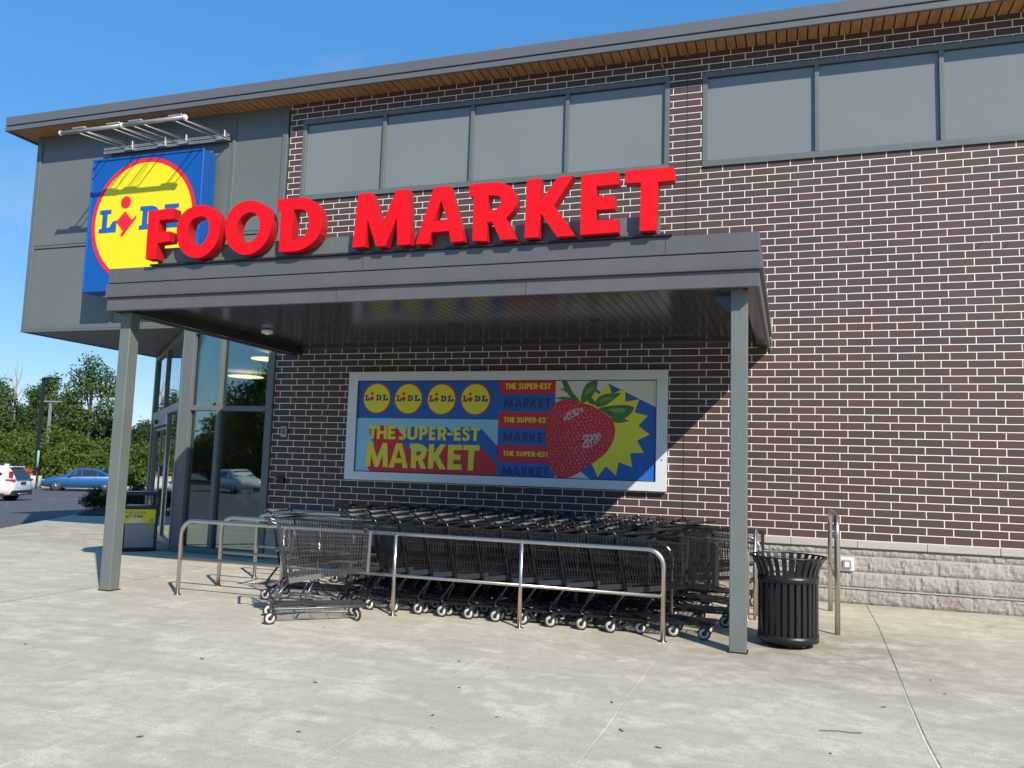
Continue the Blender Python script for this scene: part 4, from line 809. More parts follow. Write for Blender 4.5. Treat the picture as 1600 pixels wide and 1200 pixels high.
# ------------------------------------------------------------------ bins
def slat_bin():
    t = thing('litter_bin', 'black slatted round litter bin with flared rim beside the right canopy post', 'bin', (.475, -3.2, 0), .13)
    o = MB(); ns = 28; Rb = .268
    for k in range(ns):
        a_ = 2*math.pi*k/ns; c, s_ = math.cos(a_), math.sin(a_); tx, ty = -s_*.0195, c*.0195
        prof = [(Rb, .055), (Rb, .30), (Rb, .60), (Rb+.003, .68), (Rb+.018, .735), (Rb+.045, .79), (Rb+.075, .835)]
        v = []
        for r_, z in prof:
            wv = 1+.18*max(0, (r_-Rb)/.075)
            for dr in (0, .006): v += [((r_+dr)*c-tx*wv, (r_+dr)*s_-ty*wv, z), ((r_+dr)*c+tx*wv, (r_+dr)*s_+ty*wv, z)]
        fs = []
        for i in range(len(prof)-1):
            b_ = i*4; fs += [(b_+2, b_+3, b_+7, b_+6), (b_, b_+4, b_+5, b_+1), (b_, b_+2, b_+6, b_+4), (b_+1, b_+5, b_+7, b_+3)]
        fs += [(0, 1, 3, 2), tuple(len(prof)*4-4+q for q in (0, 2, 3, 1))]
        o.add(v, fs)
    o.build('slats', M['blackm'], t)
    def band(z0, z1, r0, r1, nm):
        q = MB(); q.lathe([(r0, z0), (r1, z0), (r1, z1), (r0, z1), (r0, z0)], 56); q.build(nm, M['blackm'], t)
    band(.60, .665, Rb-.006, Rb+.012, 'upper_band'); band(.055, .12, Rb-.006, Rb+.013, 'lower_band')
    q = MB(); q.tube([((Rb+.083)*math.cos(a_), (Rb+.083)*math.sin(a_), .838) for a_ in [k*math.pi/28 for k in range(56)]], .008, 6, closed=True); q.build('rim', M['blackm'], t)
    q = MB(); q.lathe([(Rb+.014, .795), (Rb+.019, .795), (Rb+.019, .80), (Rb+.014, .80)], 56); q.build('rim_band', M['blackm'], t)
    q = MB(); q.lathe([(0, .045), (.215, .045), (.235, .08), (.245, .62), (.235, .62), (.225, .09), (0, .085)], 36); q.build('liner', M['cart'], t)
    q = MB(); q.lathe([(0, 0), (.17, 0), (.20, .02), (.20, .055), (0, .055)], 36); q.build('base', M['blackm'], t)
    # crumpled bag hem at the foot
    q = MB(); random.seed(5)
    for k in range(26):
        a_ = -2.2+k*.05; r_ = .235+random.uniform(-.02, .03); z = .012+random.random()*.05
        q.add([(r_*math.cos(a_), r_*math.sin(a_), z), ((r_+.03)*math.cos(a_+.06), (r_+.03)*math.sin(a_+.06), z+.015), (r_*math.cos(a_+.12), r_*math.sin(a_+.12), z+.035)], [(0, 1, 2)])
    q.build('bag_hem', M['plast2'], t)
slat_bin()
def door_bin():
    t = thing('litter_bin', 'black framed litter bin with perforated panel and yellow notice beside the entrance doors', 'bin', (-10.03, -.22, 0), R(50))
    h = .97; wd, dp = .56, .46
    fr = MB()
    for x in (-wd/2, wd/2-.055):
        for y in (-dp/2, dp/2-.055): fr.box(x, x+.055, y, y+.055, .02, .80)
    fr.box(-wd/2, wd/2, -dp/2, dp/2, .02, .07); fr.box(-wd/2, wd/2, -dp/2, dp/2, .70, .76)
    bevel(fr.build('bin_frame', M['blackm'], t), .01, 2)
    tp = MB(); tp.box(-wd/2-.01, wd/2+.01, -dp/2-.01, dp/2+.01, .93, h+.02)
    for x in (-wd/2-.01, wd/2-.045):
        for y in (-dp/2-.01, dp/2-.045): tp.box(x, x+.055, y, y+.055, .76, .93)
    bevel(tp.build('lid', M['blackm'], t), .02, 3)
    MB().box(-wd/2+.05, wd/2-.05, -dp/2+.05, dp/2-.05, .07, .72).build('liner', M['dark'], t)
    pm = bpy.data.materials.get('perforated_panel')
    g = G('perforated_panel'); sc_ = g.node('ShaderNodeVectorMath', {0: g.tc.outputs['Object'], 1: (55., 55., 55.)}, operation='MULTIPLY').outputs[0]
    fr_ = g.node('ShaderNodeVectorMath', {0: sc_}, operation='FRACTION').outputs[0]; ce = g.node('ShaderNodeVectorMath', {0: fr_, 1: (.5, .5, .5)}, operation='SUBTRACT').outputs[0]
    xyz = g.node('ShaderNodeSeparateXYZ', {0: ce}); d2 = g.math('ADD', g.math('MULTIPLY', xyz.outputs[0], xyz.outputs[0]), g.math('MULTIPLY', xyz.outputs[2], xyz.outputs[2]))
    g.set('Base Color', g.mix(g.rng(d2, .05, .08, 1., 0.), c4(.36, .36, .35), c4(.02, .02, .02))); g.set('Metallic', .3); g.set('Roughness', .5)
    MB().box(-wd/2+.055, wd/2-.055, -dp/2+.012, -dp/2+.02, .07, .47).build('perforated_panel', g.M, t)
    po = MB().box(-wd/2+.02, wd/2-.05, -dp/2-.006, -dp/2+.01, .47, .70).build('notice', M['syel'], t)
    def text(s, size, x, z, bold=0.):
        c = bpy.data.curves.new('t', 'FONT'); c.body = s; c.size = size; c.offset = bold; o_ = bpy.data.objects.new('t', c); COL.objects.link(o_)
        dg = bpy.context.evaluated_depsgraph_get(); me = bpy.data.meshes.new_from_object(o_.evaluated_get(dg)); bpy.data.objects.remove(o_)
        for v in me.vertices: v.co = Vector((v.co.x+x, -dp/2-.0075, v.co.y+z))
        me.materials.clear(); me.materials.append(M['bnavy']); return me
    obj('notice_wording', text('high prices', .075, -.235, .63), po); obj('notice_wording', text('are trash', .075, -.235, .565, .0022), po)
    q = MB(); q.poly([circ(.17, .52, .024, n=20), circ(.17, .52, .018, n=20)], -dp/2-.0075); q.poly([[(.142, .492), (.198, .492), (.198, .548), (.142, .548)], circ(.17, .52, .026, n=20)], -dp/2-.0072); q.build('notice_logo', M['bnavy'], po)
    MB().poly([[(-.22, .475), (.05, .475), (.0, .56), (-.1, .6)], ], -dp/2-.0066).build('notice_swoosh', mat('pale_yellow', (.8, .8, .35), .5), po)
door_bin()
# ------------------------------------------------------------------ shopping carts
def lerp(a, b, t): return tuple(a[i]+(b[i]-a[i])*t for i in range(3))
def make_cart(nested, mw, mt, mp, label):
    t = thing('shopping_cart', label, 'cart')
    f = MB()
    for s in (-1, 1):
        f.tube([(-.075, s*.262, 1.0), (-.03, s*.262, 1.012), (.015, s*.262, .995), (.045, s*.261, .95), (.155, s*.245, .40)], .0125, 8)
        f.tube([(.155, s*.245, .41), (.03, s*.24, .245), (-.008, s*.24, .19), (.0, s*.24, .158), (.05, s*.235, .148), (.5, s*.20, .148), (.93, s*.165, .148), (.985, s*.14, .150), (1.0, s*.08, .152), (1.0, 0, .152)], .0125, 8)
        f.tube([(.44, s*.19, .45), (.335, s*.205, .23), (.325, s*.205, .195), (.345, s*.205, .172), (.46, s*.195, .165)], .0095, 6)
        f.tube([(.10, s*.225, .175), (.24, s*.215, .215), (.40, s*.205, .21), (.55, s*.185, .175)], .005, 4)
    f.tube([(.06, -.235, .148), (.06, .235, .148)], .009, 6); f.tube([(.155, -.245, .405), (.155, .245, .405)], .010, 6)
    f.build('frame', mt, t)
    TR, TF = lambda s: (.04, s*.262, .945), lambda s: (.985, s*.195, .90)
    BR, BF = lambda s: (.155, s*.225, .415), lambda s: (.975, s*.155, .505)
    b = MB(); r = .0026
    for s in (-1, 1):
        n = 31
        for i in range(n):
            u = i/(n-1); b.obox(lerp(BR(s), BF(s), u), lerp(TR(s), TF(s), u), r*1.7, r*1.7)
        for i in range(9):
            v = [0, .045, .13, .30, .48, .66, .82, .92, 1][i]; rr = .0085 if v == 1 else (.0055 if v in (0, .3, .66) else r*1.6)
            b.obox(lerp(BR(s), TR(s), v), lerp(BF(s), TF(s), v), rr, rr)
    for i in range(13):
        u = i/12; b.obox(lerp(BF(-1), BF(1), u), lerp(TF(-1), TF(1), u), r*1.7, r*1.7)
    for v in (0, .15, .32, .5, .68, .85, 1): b.obox(lerp(BF(-1), TF(-1), v), lerp(BF(1), TF(1), v), .008 if v in (0, 1) else r*1.8, .008 if v in (0, 1) else r*1.8)
    for i in range(10):
        u = i/9; b.obox(lerp(BR(-1), BR(1), u), lerp(BF(-1), BF(1), u), r*1.6, r*1.6)
    for i in range(15):
        u = i/14; b.obox(lerp(BR(-1), BF(-1), u), lerp(BR(1), BF(1), u), r*1.8, r*1.8)
    b.build('basket', mw, t)
    g = MB()
    if nested: p0, p1 = (.05, 0, .955), (.42, 0, 1.0)
    else: p0, p1 = (.055, 0, .93), (.155, 0, .44)
    for i in range(15):
        y = -.235+.47*i/14; g.obox((p0[0], y, p0[2]), (p1[0], y*.93, p1[2]), r*1.7, r*1.7)
    for v in (0, .12, .3, .5, .7, .88, 1):
        q = lerp(p0, p1, v); g.obox((q[0], -.24*(1-.07*v), q[2]), (q[0], .24*(1-.07*v), q[2]), .006 if v in (0, 1) else r*1.8, .006 if v in (0, 1) else r*1.8)
    g.build('rear_gate', mw, t)
    c = MB()
    if nested:
        c.box(.10, .25, -.16, .16, .968, .974); 
        for i in range(7): c.obox((.05, -.2+.4*i/6, .935), (.33, -.18+.36*i/6, .94), .005, .005)
    else:
        c.obox((.10, -.18, .72), (.10, .18, .72), .16, .006, (0, 0, 1)) 
        for i in range(8): y = -.2+.4*i/7; c.obox((.22, y, .90), (.16, y, .66), .0045, .0045)
    c.build('child_seat', mp, t)
    h = MB().tube([(-.078, -.215, 1.0), (-.078, .215, 1.0)], .0165, 10); h.build('handle_grip', M['hand'], t)
    for s in (-1, 1): MB().tube([(-.078, s*.205, 1.0), (-.078, s*.262, 1.0), (-.04, s*.264, 1.005)], .019, 8).build('handle_end', M['cart'], t)
    for s in (-1, 1):
        MB().obox((.985, s*.160, .49), (.991, s*.198, .92), .030, .022, (0, 1, 0)).build('corner_guard', mp, t)
        MB().obox((.165, s*.250, .428), (.50, s*.212, .470), .008, .052, (0, 0, 1)).build('side_band', mp, t)
    MB().obox((.990, -.178, .91), (.990, .178, .91), .02, .03).build('nose_strip', mp, t)
    w_ = MB()
    for i in range(11): y = -.20+.40*i/10; w_.obox((.05, y, .163), (.985, y*.72, .163), .0055, .0055)
    for x in (.12, .3, .48, .66, .84): w_.obox((x, -.23+.08*x, .158), (x, .23-.08*x, .158), .006, .006)
    w_.build('lower_tray', mw, t)
    # four casters
    fk = MB(); 
    for s in (-1, 1): fk.obox((.052, s*.021, .145), (.0, s*.021, .058), .03, .004, (0, 1, 0)); 
    fk.box(.02, .075, -.022, .022, .132, .142); fk.tube([(0, -.024, .0625), (0, .024, .0625)], .007, 8)
    fkm = fk.mesh('caster', M['plast'])
    wh = MB(); wh.m = 0; wh.lathe([(.047, -.014), (.058, -.013), (.0625, -.007), (.0625, .007), (.058, .013), (.047, .014)], 24, (0, 0, .0625), 'y')
    wh.m = 1; wh.lathe([(.022, -.0145), (.048, -.0145), (.048, .0145), (.022, .0145)], 24, (0, 0, .0625), 'y')
    wh.m = 0; wh.lathe([(0, -.016), (.022, -.016), (.022, .016), (0, .016)], 16, (0, 0, .0625), 'y')
    whm = wh.mesh('wheel', [M['rubber'], M['wheelw']])
    random.seed(len(label))
    for (x, y, k) in ((0, -.238, 0), (0, .238, 0), (.90, -.15, 1), (.90, .15, 1)):
        o = obj('caster', fkm, t); o.location = (x, y, 0); o.rotation_euler = (0, 0, (.15 if not nested else 0) if not k else (2.0 if not nested and y < 0 else .1*y))
        obj('wheel', whm, o)
    return t
ORD = ['first', 'second', 'third', 'fourth', 'fifth', 'sixth', 'seventh', 'eighth', 'ninth', 'tenth', 'eleventh', 'twelfth', 'thirteenth', 'fourteenth', 'fifteenth', 'sixteenth', 'seventeenth']
rows_ = [(-3.20, [-5.22, -4.15, -3.86, -3.57, -3.28, -3.0, -2.70, -2.40, -2.10, -1.81, -1.49, -1.19], 'front row nearest the camera'),
         (-2.42, [-4.60+.296*i for i in range(13)], 'second row from the camera'),
         (-1.60, [-5.24+.300*i for i in range(15)], 'third row from the camera'),
         (-.80, [-4.85+.31*i for i in range(14)], 'back row nearest the brick wall')]
proto = make_cart(True, M['wire'], M['tubeb'], M['plast'], 'black wire cart')
kids(proto); first = True; random.seed(21)
for (y, xs_, rn) in rows_:
    n = len(xs_)
    for i, x in enumerate(xs_):
        o = proto if first else copy_tree(proto)
        o.location = (x, y+random.uniform(-.012, .012), 0); o.rotation_euler = (0, 0, random.uniform(-.012, .012) if not (i == 0 and y < -3) else .12)
        first = False
        k = n-1-i
        pos = 'rightmost' if k == 0 else ('leftmost' if i == 0 else (ORD[k]+' from the right' if k < len(ORD) else 'near left'))
        o['label'] = 'black wire shopping cart, %s in the %s' % (pos, rn); o['group'] = 'nested black shopping carts'; o['category'] = 'cart'
sc1 = make_cart(False, M['zinc'], M['zinc'], M['plast2'], 'silver grey shopping cart standing alone, angled outside the front steel rail')
sc1.location = (-4.44, -4.455, 0); sc1.rotation_euler = (0, 0, R(36.4)); sc1.scale = (.95, .97, .975)

# ------------------------------------------------------------------ cars
def car(name, label, loc, rz, paint, L_, st, wins, ws, wheel_x, wr, extras, trk=.78):
    """st: stations (x, zbottom, zshoulder, ztop, half shoulder, half top). +x is the nose"""
    t = thing(name, label, 'car', loc, rz)
    b = MB(); rings = []
    for (x, zb, zs, zt, ws_, wt) in st:
        half = [(0, zb), (ws_*.80, zb), (ws_*.95, zb+.06), (ws_*1.0, zb+(zs-zb)*.45), (ws_*.985, zs-.06), (ws_*.95, zs), (wt+(ws_*.95-wt)*.08, zt-(zt-zs)*.10), (wt*.86, zt), (0, zt+.015)]
        rings.append([(x, -y, z) for y, z in half]+[(x, y, z) for y, z in reversed(half[1:-1])])
    n = len(rings[0]); vs_ = [p for r in rings for p in r]; fs = []
    for i in range(len(rings)-1):
        for k in range(n): fs.append((i*n+k, i*n+(k+1) % n, (i+1)*n+(k+1) % n, (i+1)*n+k))
    fs += [tuple(range(n)), tuple(range((len(rings)-1)*n, len(rings)*n))[::-1]]
    b.add(vs_, fs, True); body = b.build('body', paint, t)
    bmx = bmesh.new(); bmx.from_mesh(body.data); bmesh.ops.recalc_face_normals(bmx, faces=bmx.faces); bmx.to_mesh(body.data); bmx.free()
    def at(x, v):
        for i in range(len(st)-1):
            a, c = st[i], st[i+1]
            if (a[0]-x)*(c[0]-x) <= 0:
                u = (x-a[0])/(c[0]-a[0]+1e-9); q = [a[j]+(c[j]-a[j])*u for j in range(6)]
                y0, y1 = q[4]*.95, q[5]+(q[4]*.95-q[5])*.08; z0, z1 = q[2], q[3]-(q[3]-q[2])*.10
                return y0+(y1-y0)*v, z0+(z1-z0)*v
        return st[-1][4], st[-1][2]
    for w_ in wins:
        for s in (-1, 1):
            g = MB(); pts = []
            for (x, v) in w_:
                y, z = at(x, v); pts.append((x, s*(y+.010), z))
            g.add(pts, [tuple(range(len(pts)))]); g.build('side_window', M['carg'], t)
    for (xa, za, wa, xb, zb_, wb_), nm in ws:
        g = MB().add([(xa, -wa, za), (xa, wa, za), (xb, wb_, zb_), (xb, -wb_, zb_)], [(0, 1, 2, 3)]); g.build(nm, M['carg'], t)
    for x in wheel_x:
        for s in (-1, 1):
            a = MB(); a.lathe([(0, 0), (wr+.05, 0), (wr+.05, s*.012), (0, s*.012)], 28, (x, s*(trk+.085), wr), 'y'); a.build('wheel_arch', M['cart'], t)
            wl = MB(); wl.lathe([(wr-.11, -.10), (wr-.01, -.10), (wr, -.08), (wr, .08), (wr-.01, .10), (wr-.11, .10)], 28, (x, s*(trk+.03), wr), 'y'); wo = wl.build('wheel', M['rubber'], t)
            rm = MB(); rm.lathe([(wr-.115, .02*s), (wr-.10, .10*s), (wr-.12, .101*s)], 28, (x, s*(trk+.03), wr), 'y')
            for k in range(10):
                a_ = 2*math.pi*k/10; yy = s*(trk+.03)+.085*s
                rm.obox((x+.03*math.cos(a_), yy, wr+.03*math.sin(a_)), (x+(wr-.11)*math.cos(a_), yy, wr+(wr-.11)*math.sin(a_)), .03, .02, (0, 1, 0))
            rm.lathe([(0, .1*s), (.05, .1*s), (.05, .06*s)], 12, (x, s*(trk+.03), wr), 'y'); rm.build('rim', M['chrome'], wo)
    for (nm, mt_, bx) in extras:
        for q in bx: bevel(MB().box(*q).build(nm, M[mt_], t), .015, 2)
    return t
sed = [(-2.33, .42, .78, .82, .62, .55), (-2.28, .30, .92, 1.00, .80, .62), (-2.0, .26, .98, 1.05, .90, .66), (-1.6, .24, .98, 1.12, .92, .66), (-1.0, .22, .96, 1.38, .93, .60), (-.4, .2, .94, 1.47, .93, .60), (.2, .2, .92, 1.46, .93, .60), (.65, .2, .91, 1.30, .93, .64), (1.05, .21, .90, .99, .92, .70), (1.6, .22, .84, .90, .91, .66), (2.05, .24, .74, .79, .86, .60), (2.28, .28, .62, .66, .72, .5), (2.34, .35, .52, .56, .55, .4)]
bc = fz(141, 54); va = math.atan2(R2.y, R2.x)
car('sedan_car', 'metallic blue sedan parked side-on across the lot, nose to the left', (bc.x, bc.y, bc.z), va+math.pi+.36, M['carb'], 4.67, sed,
    [[(.82, .08), (.55, .72), (.18, .90), (.06, .90), (.02, .05)], [(-.04, .05), (.0, .90), (-.5, .92), (-.86, .80), (-.86, .05)], [(-.92, .05), (-.92, .78), (-1.25, .55), (-1.45, .1)]],
    [((1.02, 1.01, .66, .42, 1.395, .52), 'windscreen'), ((-1.72, 1.12, .62, -1.1, 1.38, .52), 'rear_window')], (1.42, -1.38), .335,
    [('headlight', 'chrome', [(2.0, 2.26, .60, .80, .60, .70), (2.0, 2.26, -.80, -.60, .60, .70)]), ('bumper_grille', 'cart', [(2.30, 2.36, -.45, .45, .36, .54)]),
     ('door_mirror', 'carb', [(.62, .78, .90, 1.06, .94, 1.06), (.62, .78, -1.06, -.90, .94, 1.06)]), ('door_handle', 'carb', [(.10, .28, -.945, -.925, .82, .85), (-.85, -.67, -.945, -.925, .84, .87), (.10, .28, .925, .945, .82, .85), (-.85, -.67, .925, .945, .84, .87)]),
     ('sill_trim', 'cart', [(-1.0, 1.05, -.935, -.90, .20, .27), (-1.0, 1.05, .90, .935, .2, .27)]), ('door_gap', 'cart', [(-.03, -.02, -.938, -.92, .3, .9), (-.03, -.02, .92, .938, .3, .9), (.86, .87, -.935, -.92, .3, .86), (.86, .87, .92, .935, .3, .86)]),
     ('tail_light', 'carr', [(-2.34, -2.2, .5, .82, .80, .92), (-2.34, -2.2, -.82, -.5, .80, .92)]), ('roof_fin', 'carb', [(-1.2, -1.02, -.02, .02, 1.36, 1.46)])])
suv = [(-2.25, .45, .80, .90, .72, .62), (-2.20, .34, 1.05, 1.10, .88, .70), (-2.08, .32, 1.08, 1.30, .92, .66), (-1.80, .30, 1.08, 1.60, .93, .64), (-1.3, .28, 1.05, 1.66, .93, .64), (-.5, .26, 1.02, 1.68, .93, .64), (.2, .26, 1.0, 1.66, .93, .63), (.75, .26, .99, 1.40, .93, .66), (1.1, .27, .98, 1.12, .92, .72), (1.7, .3, .95, 1.02, .91, .68), (2.1, .34, .82, .88, .84, .6), (2.25, .4, .66, .72, .66, .5)]
sp_ = fz(-30, 38.6)
car('suv_car', 'white compact SUV cut by the left edge, red tail light facing us', (sp_.x, sp_.y, sp_.z), va+math.pi+.08, M['carw'], 4.5, suv,
    [[(.95, .08), (.62, .75), (.25, .88), (.0, .88), (.0, .05)], [(-.06, .05), (-.06, .88), (-.9, .88), (-.9, .05)], [(-.98, .05), (-.98, .86), (-1.35, .80), (-1.72, .45), (-1.5, .1)]],
    [((-2.285, 1.05, .68, -1.935, 1.575, .56), 'rear_window'), ((1.12, 1.12, .68, .5, 1.56, .52), 'windscreen')], (1.36, -1.30), .36,
    [('tail_light', 'carr', [(-2.26, -1.90, .72, .93, .98, 1.07), (-2.26, -1.90, -.93, -.72, .98, 1.07), (-2.14, -1.98, .72, .84, 1.07, 1.42), (-2.14, -1.98, -.84, -.72, 1.07, 1.42), (-2.275, -2.2, .6, .8, .46, .52), (-2.275, -2.2, -.8, -.6, .46, .52)]),
     ('rear_bumper', 'cart', [(-2.28, -1.9, -.86, .86, .33, .56)]), ('body_cladding', 'cart', [(-1.9, 2.0, -.945, -.90, .27, .42), (-1.9, 2.0, .90, .945, .27, .42)]), ('number_plate', 'plast', [(-2.285, -2.2, -.22, .22, .82, .94)]),
     ('bumper_strip', 'chrome', [(-2.30, -2.24, -.4, .4, .36, .42)]), ('rear_spoiler', 'carw', [(-2.0, -1.7, -.58, .58, 1.60, 1.65)]), ('roof_fin', 'carw', [(-1.55, -1.35, -.02, .02, 1.66, 1.75)]), ('roof_rail', 'cart', [(-1.4, .1, .56, .60, 1.66, 1.71), (-1.4, .1, -.60, -.56, 1.66, 1.71)])])

# ------------------------------------------------------------------ lot furniture
def lamp(loc, h, head, label, base, mt_, dirn):
    t = thing('street_lamp', label, 'street lamp', loc, 0, 'parking lot lamps')
    if base: MB().lathe([(0, 0), (.42, 0), (.42, .78), (.38, .82), (0, .82)], 24).build('concrete_base', M['kerbm'], t)
    z0 = .82 if base else 0
    MB().obox((0, 0, z0), (0, 0, h), .17, .17, (0, 1, 0)).build('pole', M[mt_], t)
    d = R2*dirn; q = MB()
    for (a, b) in head:
        q.obox((d.x*a, d.y*a, h-.06), (d.x*b, d.y*b, h-.02), .38, .10)
    q.build('lamp_head', M[mt_], t)
lp = fz(66, 56)
lamp((lp.x, lp.y, lp.z), 7.45, [(0, 1.15)], 'black lot lamp with one flat arm on a round concrete base', True, 'blackm', 1)
l2 = far(80, 68.5)
lamp((l2.x, l2.y, -.4), 6.3, [(.05, .85), (-.85, -.05)], 'paler distant lot lamp with twin heads rising from the trees', False, 'galv', 1)
t = thing('low_wall', 'low pale retaining wall behind the white SUV', 'wall', tuple(fz(40, 59.5)))
a_, b_ = R2*-9, R2*.9
MB().obox((a_.x, a_.y, .40), (b_.x, b_.y, .40), .3, .8).build('wall_body', mat('pale_wall', (.5, .5, .47), .9, var=.15), t); MB().obox((a_.x, a_.y, .83), (b_.x, b_.y, .83), .4, .06).build('coping', M['kerbm'], t)
t = thing('barrier_mesh', 'strip of orange safety mesh above the low pale wall', 'barrier', tuple(fz(56, 61)))
q = MB()
for k in range(9): p = R2*(k*.38-1.5); q.obox((p.x, p.y, 0.5), (p.x, p.y, 1.22), .04, .03, (0, 1, 0))
for z in (.78, .9, 1.0, 1.1, 1.2): a_, b_ = R2*-1.5, R2*1.6; q.obox((a_.x, a_.y, z), (b_.x, b_.y, z+.02), .02, .06)
q.build('mesh_strip', M['orange'], t)
t = thing('timber_fence', 'short pale timber fence beyond the lot, between canopy post and glass doors', 'fence', tuple(fz(219, 63)))
q = MB()
for k in range(15):
    p = R2*(k*.2-1.4); q.obox((p.x, p.y, 0), (p.x, p.y, .98+.03*math.sin(k*5)), .13, .03, (0, 1, 0)) if k % 4 != 3 else q.obox((p.x, p.y, 0), (p.x, p.y, .5), .13, .03, (0, 1, 0))
for z in (.12, .5, .92): a_, b_ = R2*-1.5, R2*1.5; q.obox((a_.x, a_.y-.05, z), (b_.x, b_.y-.05, z), .04, .09)
q.build('fence_boards', M['woodf'], t)
t = thing('marker_post', 'slim white marker post just right of the left canopy post among the trees', 'post', tuple(fz(203, 52)))
MB().obox((0, 0, 0), (0, 0, 3.35), .10, .07, (0, 1, 0)).build('post_shaft', M['white'], t)
t = thing('marker_post', 'short pale green marker tube standing before the trees left of the blue sedan', 'post', tuple(fz(68, 54.5)))
MB().tube([(0, 0, 1.4), (0, 0, 2.5)], .07, 8).build('post_shaft', mat('pale_green', (.22, .42, .27), .7), t); MB().tube([(0, 0, 0), (0, 0, 1.4)], .03, 6).build('post_stem', M['blackm'], t)

# ------------------------------------------------------------------ trees
def crown_mesh(name, seed, m, blobs, leaf, n):
    """leaf sprays spread through irregular blobs; blobs: (x, y, z, rx, rz, weight)"""
    rnd = random.Random(seed); o = MB(); tw = sum(b[5] for b in blobs)
    for b in blobs:
        cnt = int(n*b[5]/tw); ncl = max(6, cnt//16)
        for _ in range(ncl):
            while True:
                d = Vector((rnd.uniform(-1, 1), rnd.uniform(-1, 1), rnd.uniform(-1, 1)))
                if .35 < d.length < 1: break
            d *= (.55+.45*rnd.random())/max(.55, d.length)
            d *= 1+.35*noise.noise(d*2.2+Vector((seed, b[0], b[2])))
            cc = Vector((b[0]+d.x*b[3], b[1]+d.y*b[3], b[2]+d.z*b[4])); cr = leaf*rnd.uniform(1.2, 2.6)
            for _ in range(16):
                g3 = Vector((rnd.gauss(0, 1), rnd.gauss(0, 1), rnd.gauss(0, .6))); p = cc+g3*min(1, 1.8/max(.1, g3.length))*cr*.62
                nrm = (Vector((rnd.gauss(0, 1), rnd.gauss(0, 1), rnd.gauss(.5, .8)))+d*.8).normalized(); u = nrm.orthogonal().normalized(); v = nrm.cross(u)
                a = rnd.random()*6.28; u, v = u*math.cos(a)+v*math.sin(a), v*math.cos(a)-u*math.sin(a); s = leaf*rnd.uniform(.35, .8)
                o.add([p-u*s*.9, p-v*s*.42, p+u*s, p+v*s*.42], [(0, 1, 2, 3)])
    return o.mesh(name, m)
def trunk_mesh(name, seed, h, r, blobs, m):
    rnd = random.Random(seed); o = MB(); top = Vector((rnd.uniform(-.3, .3), rnd.uniform(-.3, .3), h))
    pts = [Vector((0, 0, -1.4)), Vector((.05, 0, h*.25)), Vector((.1, .08, h*.55)), top]; o.tube(pts, [r*1.25, r, r*.75, r*.25], 7)
    for b in blobs:
        s = pts[1].lerp(pts[3], rnd.uniform(.1, .8)); e = Vector((b[0], b[1], b[2])); o.tube([s, s.lerp(e, .5)+Vector((0, 0, .2)), e, e+Vector((rnd.uniform(-.5, .5), 0, b[4]*.6))], [r*.45, r*.3, r*.18, r*.05], 5)
        for _ in range(3): e2 = e+Vector((rnd.uniform(-1, 1)*b[3]*.7, rnd.uniform(-1, 1)*b[3]*.7, rnd.uniform(-.3, .8)*b[4])); o.tube([s.lerp(e, .7), e2], [r*.15, r*.04], 4)
    return o.mesh(name, m)
def blobset(seed, R_, z0, z1, k):
    rnd = random.Random(seed); bl = []
    for i in range(k):
        z = z0+(z1-z0)*(i+.5)/k; f = math.sin(math.pi*min(.95, .18+.8*(z-z0)/(z1-z0)))*.75+.25; a = rnd.random()*6.28; q = R_*f*rnd.uniform(.3, .62)
        bl.append((q*math.cos(a), q*math.sin(a), z, R_*f*rnd.uniform(.42, .66), R_*rnd.uniform(.28, .45), f))
    return bl
kinds = []
for sd_i, (Rr, z0, z1, k, leaf, n, ml, h) in enumerate([(3.3, .3, 3.7, 13, .25, 15000, 'leaf1', 2.8), (3.1, .3, 3.2, 12, .25, 13000, 'leaf1', 2.5), (3.6, 1.5, 8.6, 14, .30, 12000, 'leaf2', 7.0), (2.6, 2.2, 9.4, 13, .30, 7500, 'leaf2', 8.6), (3.9, .6, 5.9, 13, .32, 14000, 'leaf3', 5.0)]):
    bl = blobset(40+sd_i, Rr, z0, z1, k)
    kinds.append((crown_mesh('crown', 70+sd_i, M[ml], bl, leaf, n), trunk_mesh('trunk', 90+sd_i, h, .16+.02*sd_i, bl, M['bark'])))
# open, gappy tall tree like the one standing proud of the wood
bl = [(0, 0, 10.6, .8, .8, .4), (-.9, .2, 9.2, 1.3, .8, .8), (1.1, 0, 9.4, 1.1, .9, .7), (-1.6, 0, 7.8, 1.5, .9, 1), (1.9, .3, 7.9, 1.3, 1.0, .9), (.3, -.3, 7.9, 1.1, .8, .6), (-1.9, .2, 6.3, 1.6, .9, 1.1), (1.9, 0, 6.2, 1.5, .9, 1.0), (0, 0, 5.0, 2.6, 1.2, 1.5)]
kinds.append((crown_mesh('crown', 130, M['leaf2'], bl, .34, 4200), trunk_mesh('trunk', 131, 10.2, .18, bl, M['bark'])))
def tree(k, p, s, label, rz, group, sz=1.):
    t = thing('tree', label, 'tree', tuple(p), rz, group); t.scale = (s, s, s*sz)
    obj('trunk', kinds[k][1], t); obj('crown', kinds[k][0], t); return t
fr_px = [-118, -66, -22, 18, 58, 100, 142, 180, 222, 262, 300]
for i, px in enumerate(fr_px):
    D = 63+1.5*math.sin(i*2.3); s = [.9, .98, .84, .98, .86, .95, .88, .80, .84, .8, .85][i]
    tree([0, 1, 0, 1, 0, 0, 1, 0, 1, 0, 1][i], fz(px, D)+Vector((0, 0, -.1)), s, 'bright green bushy tree at the lot edge, %s from the left in the front row' % ORD[i], i*1.3, 'bushy trees along the lot edge')
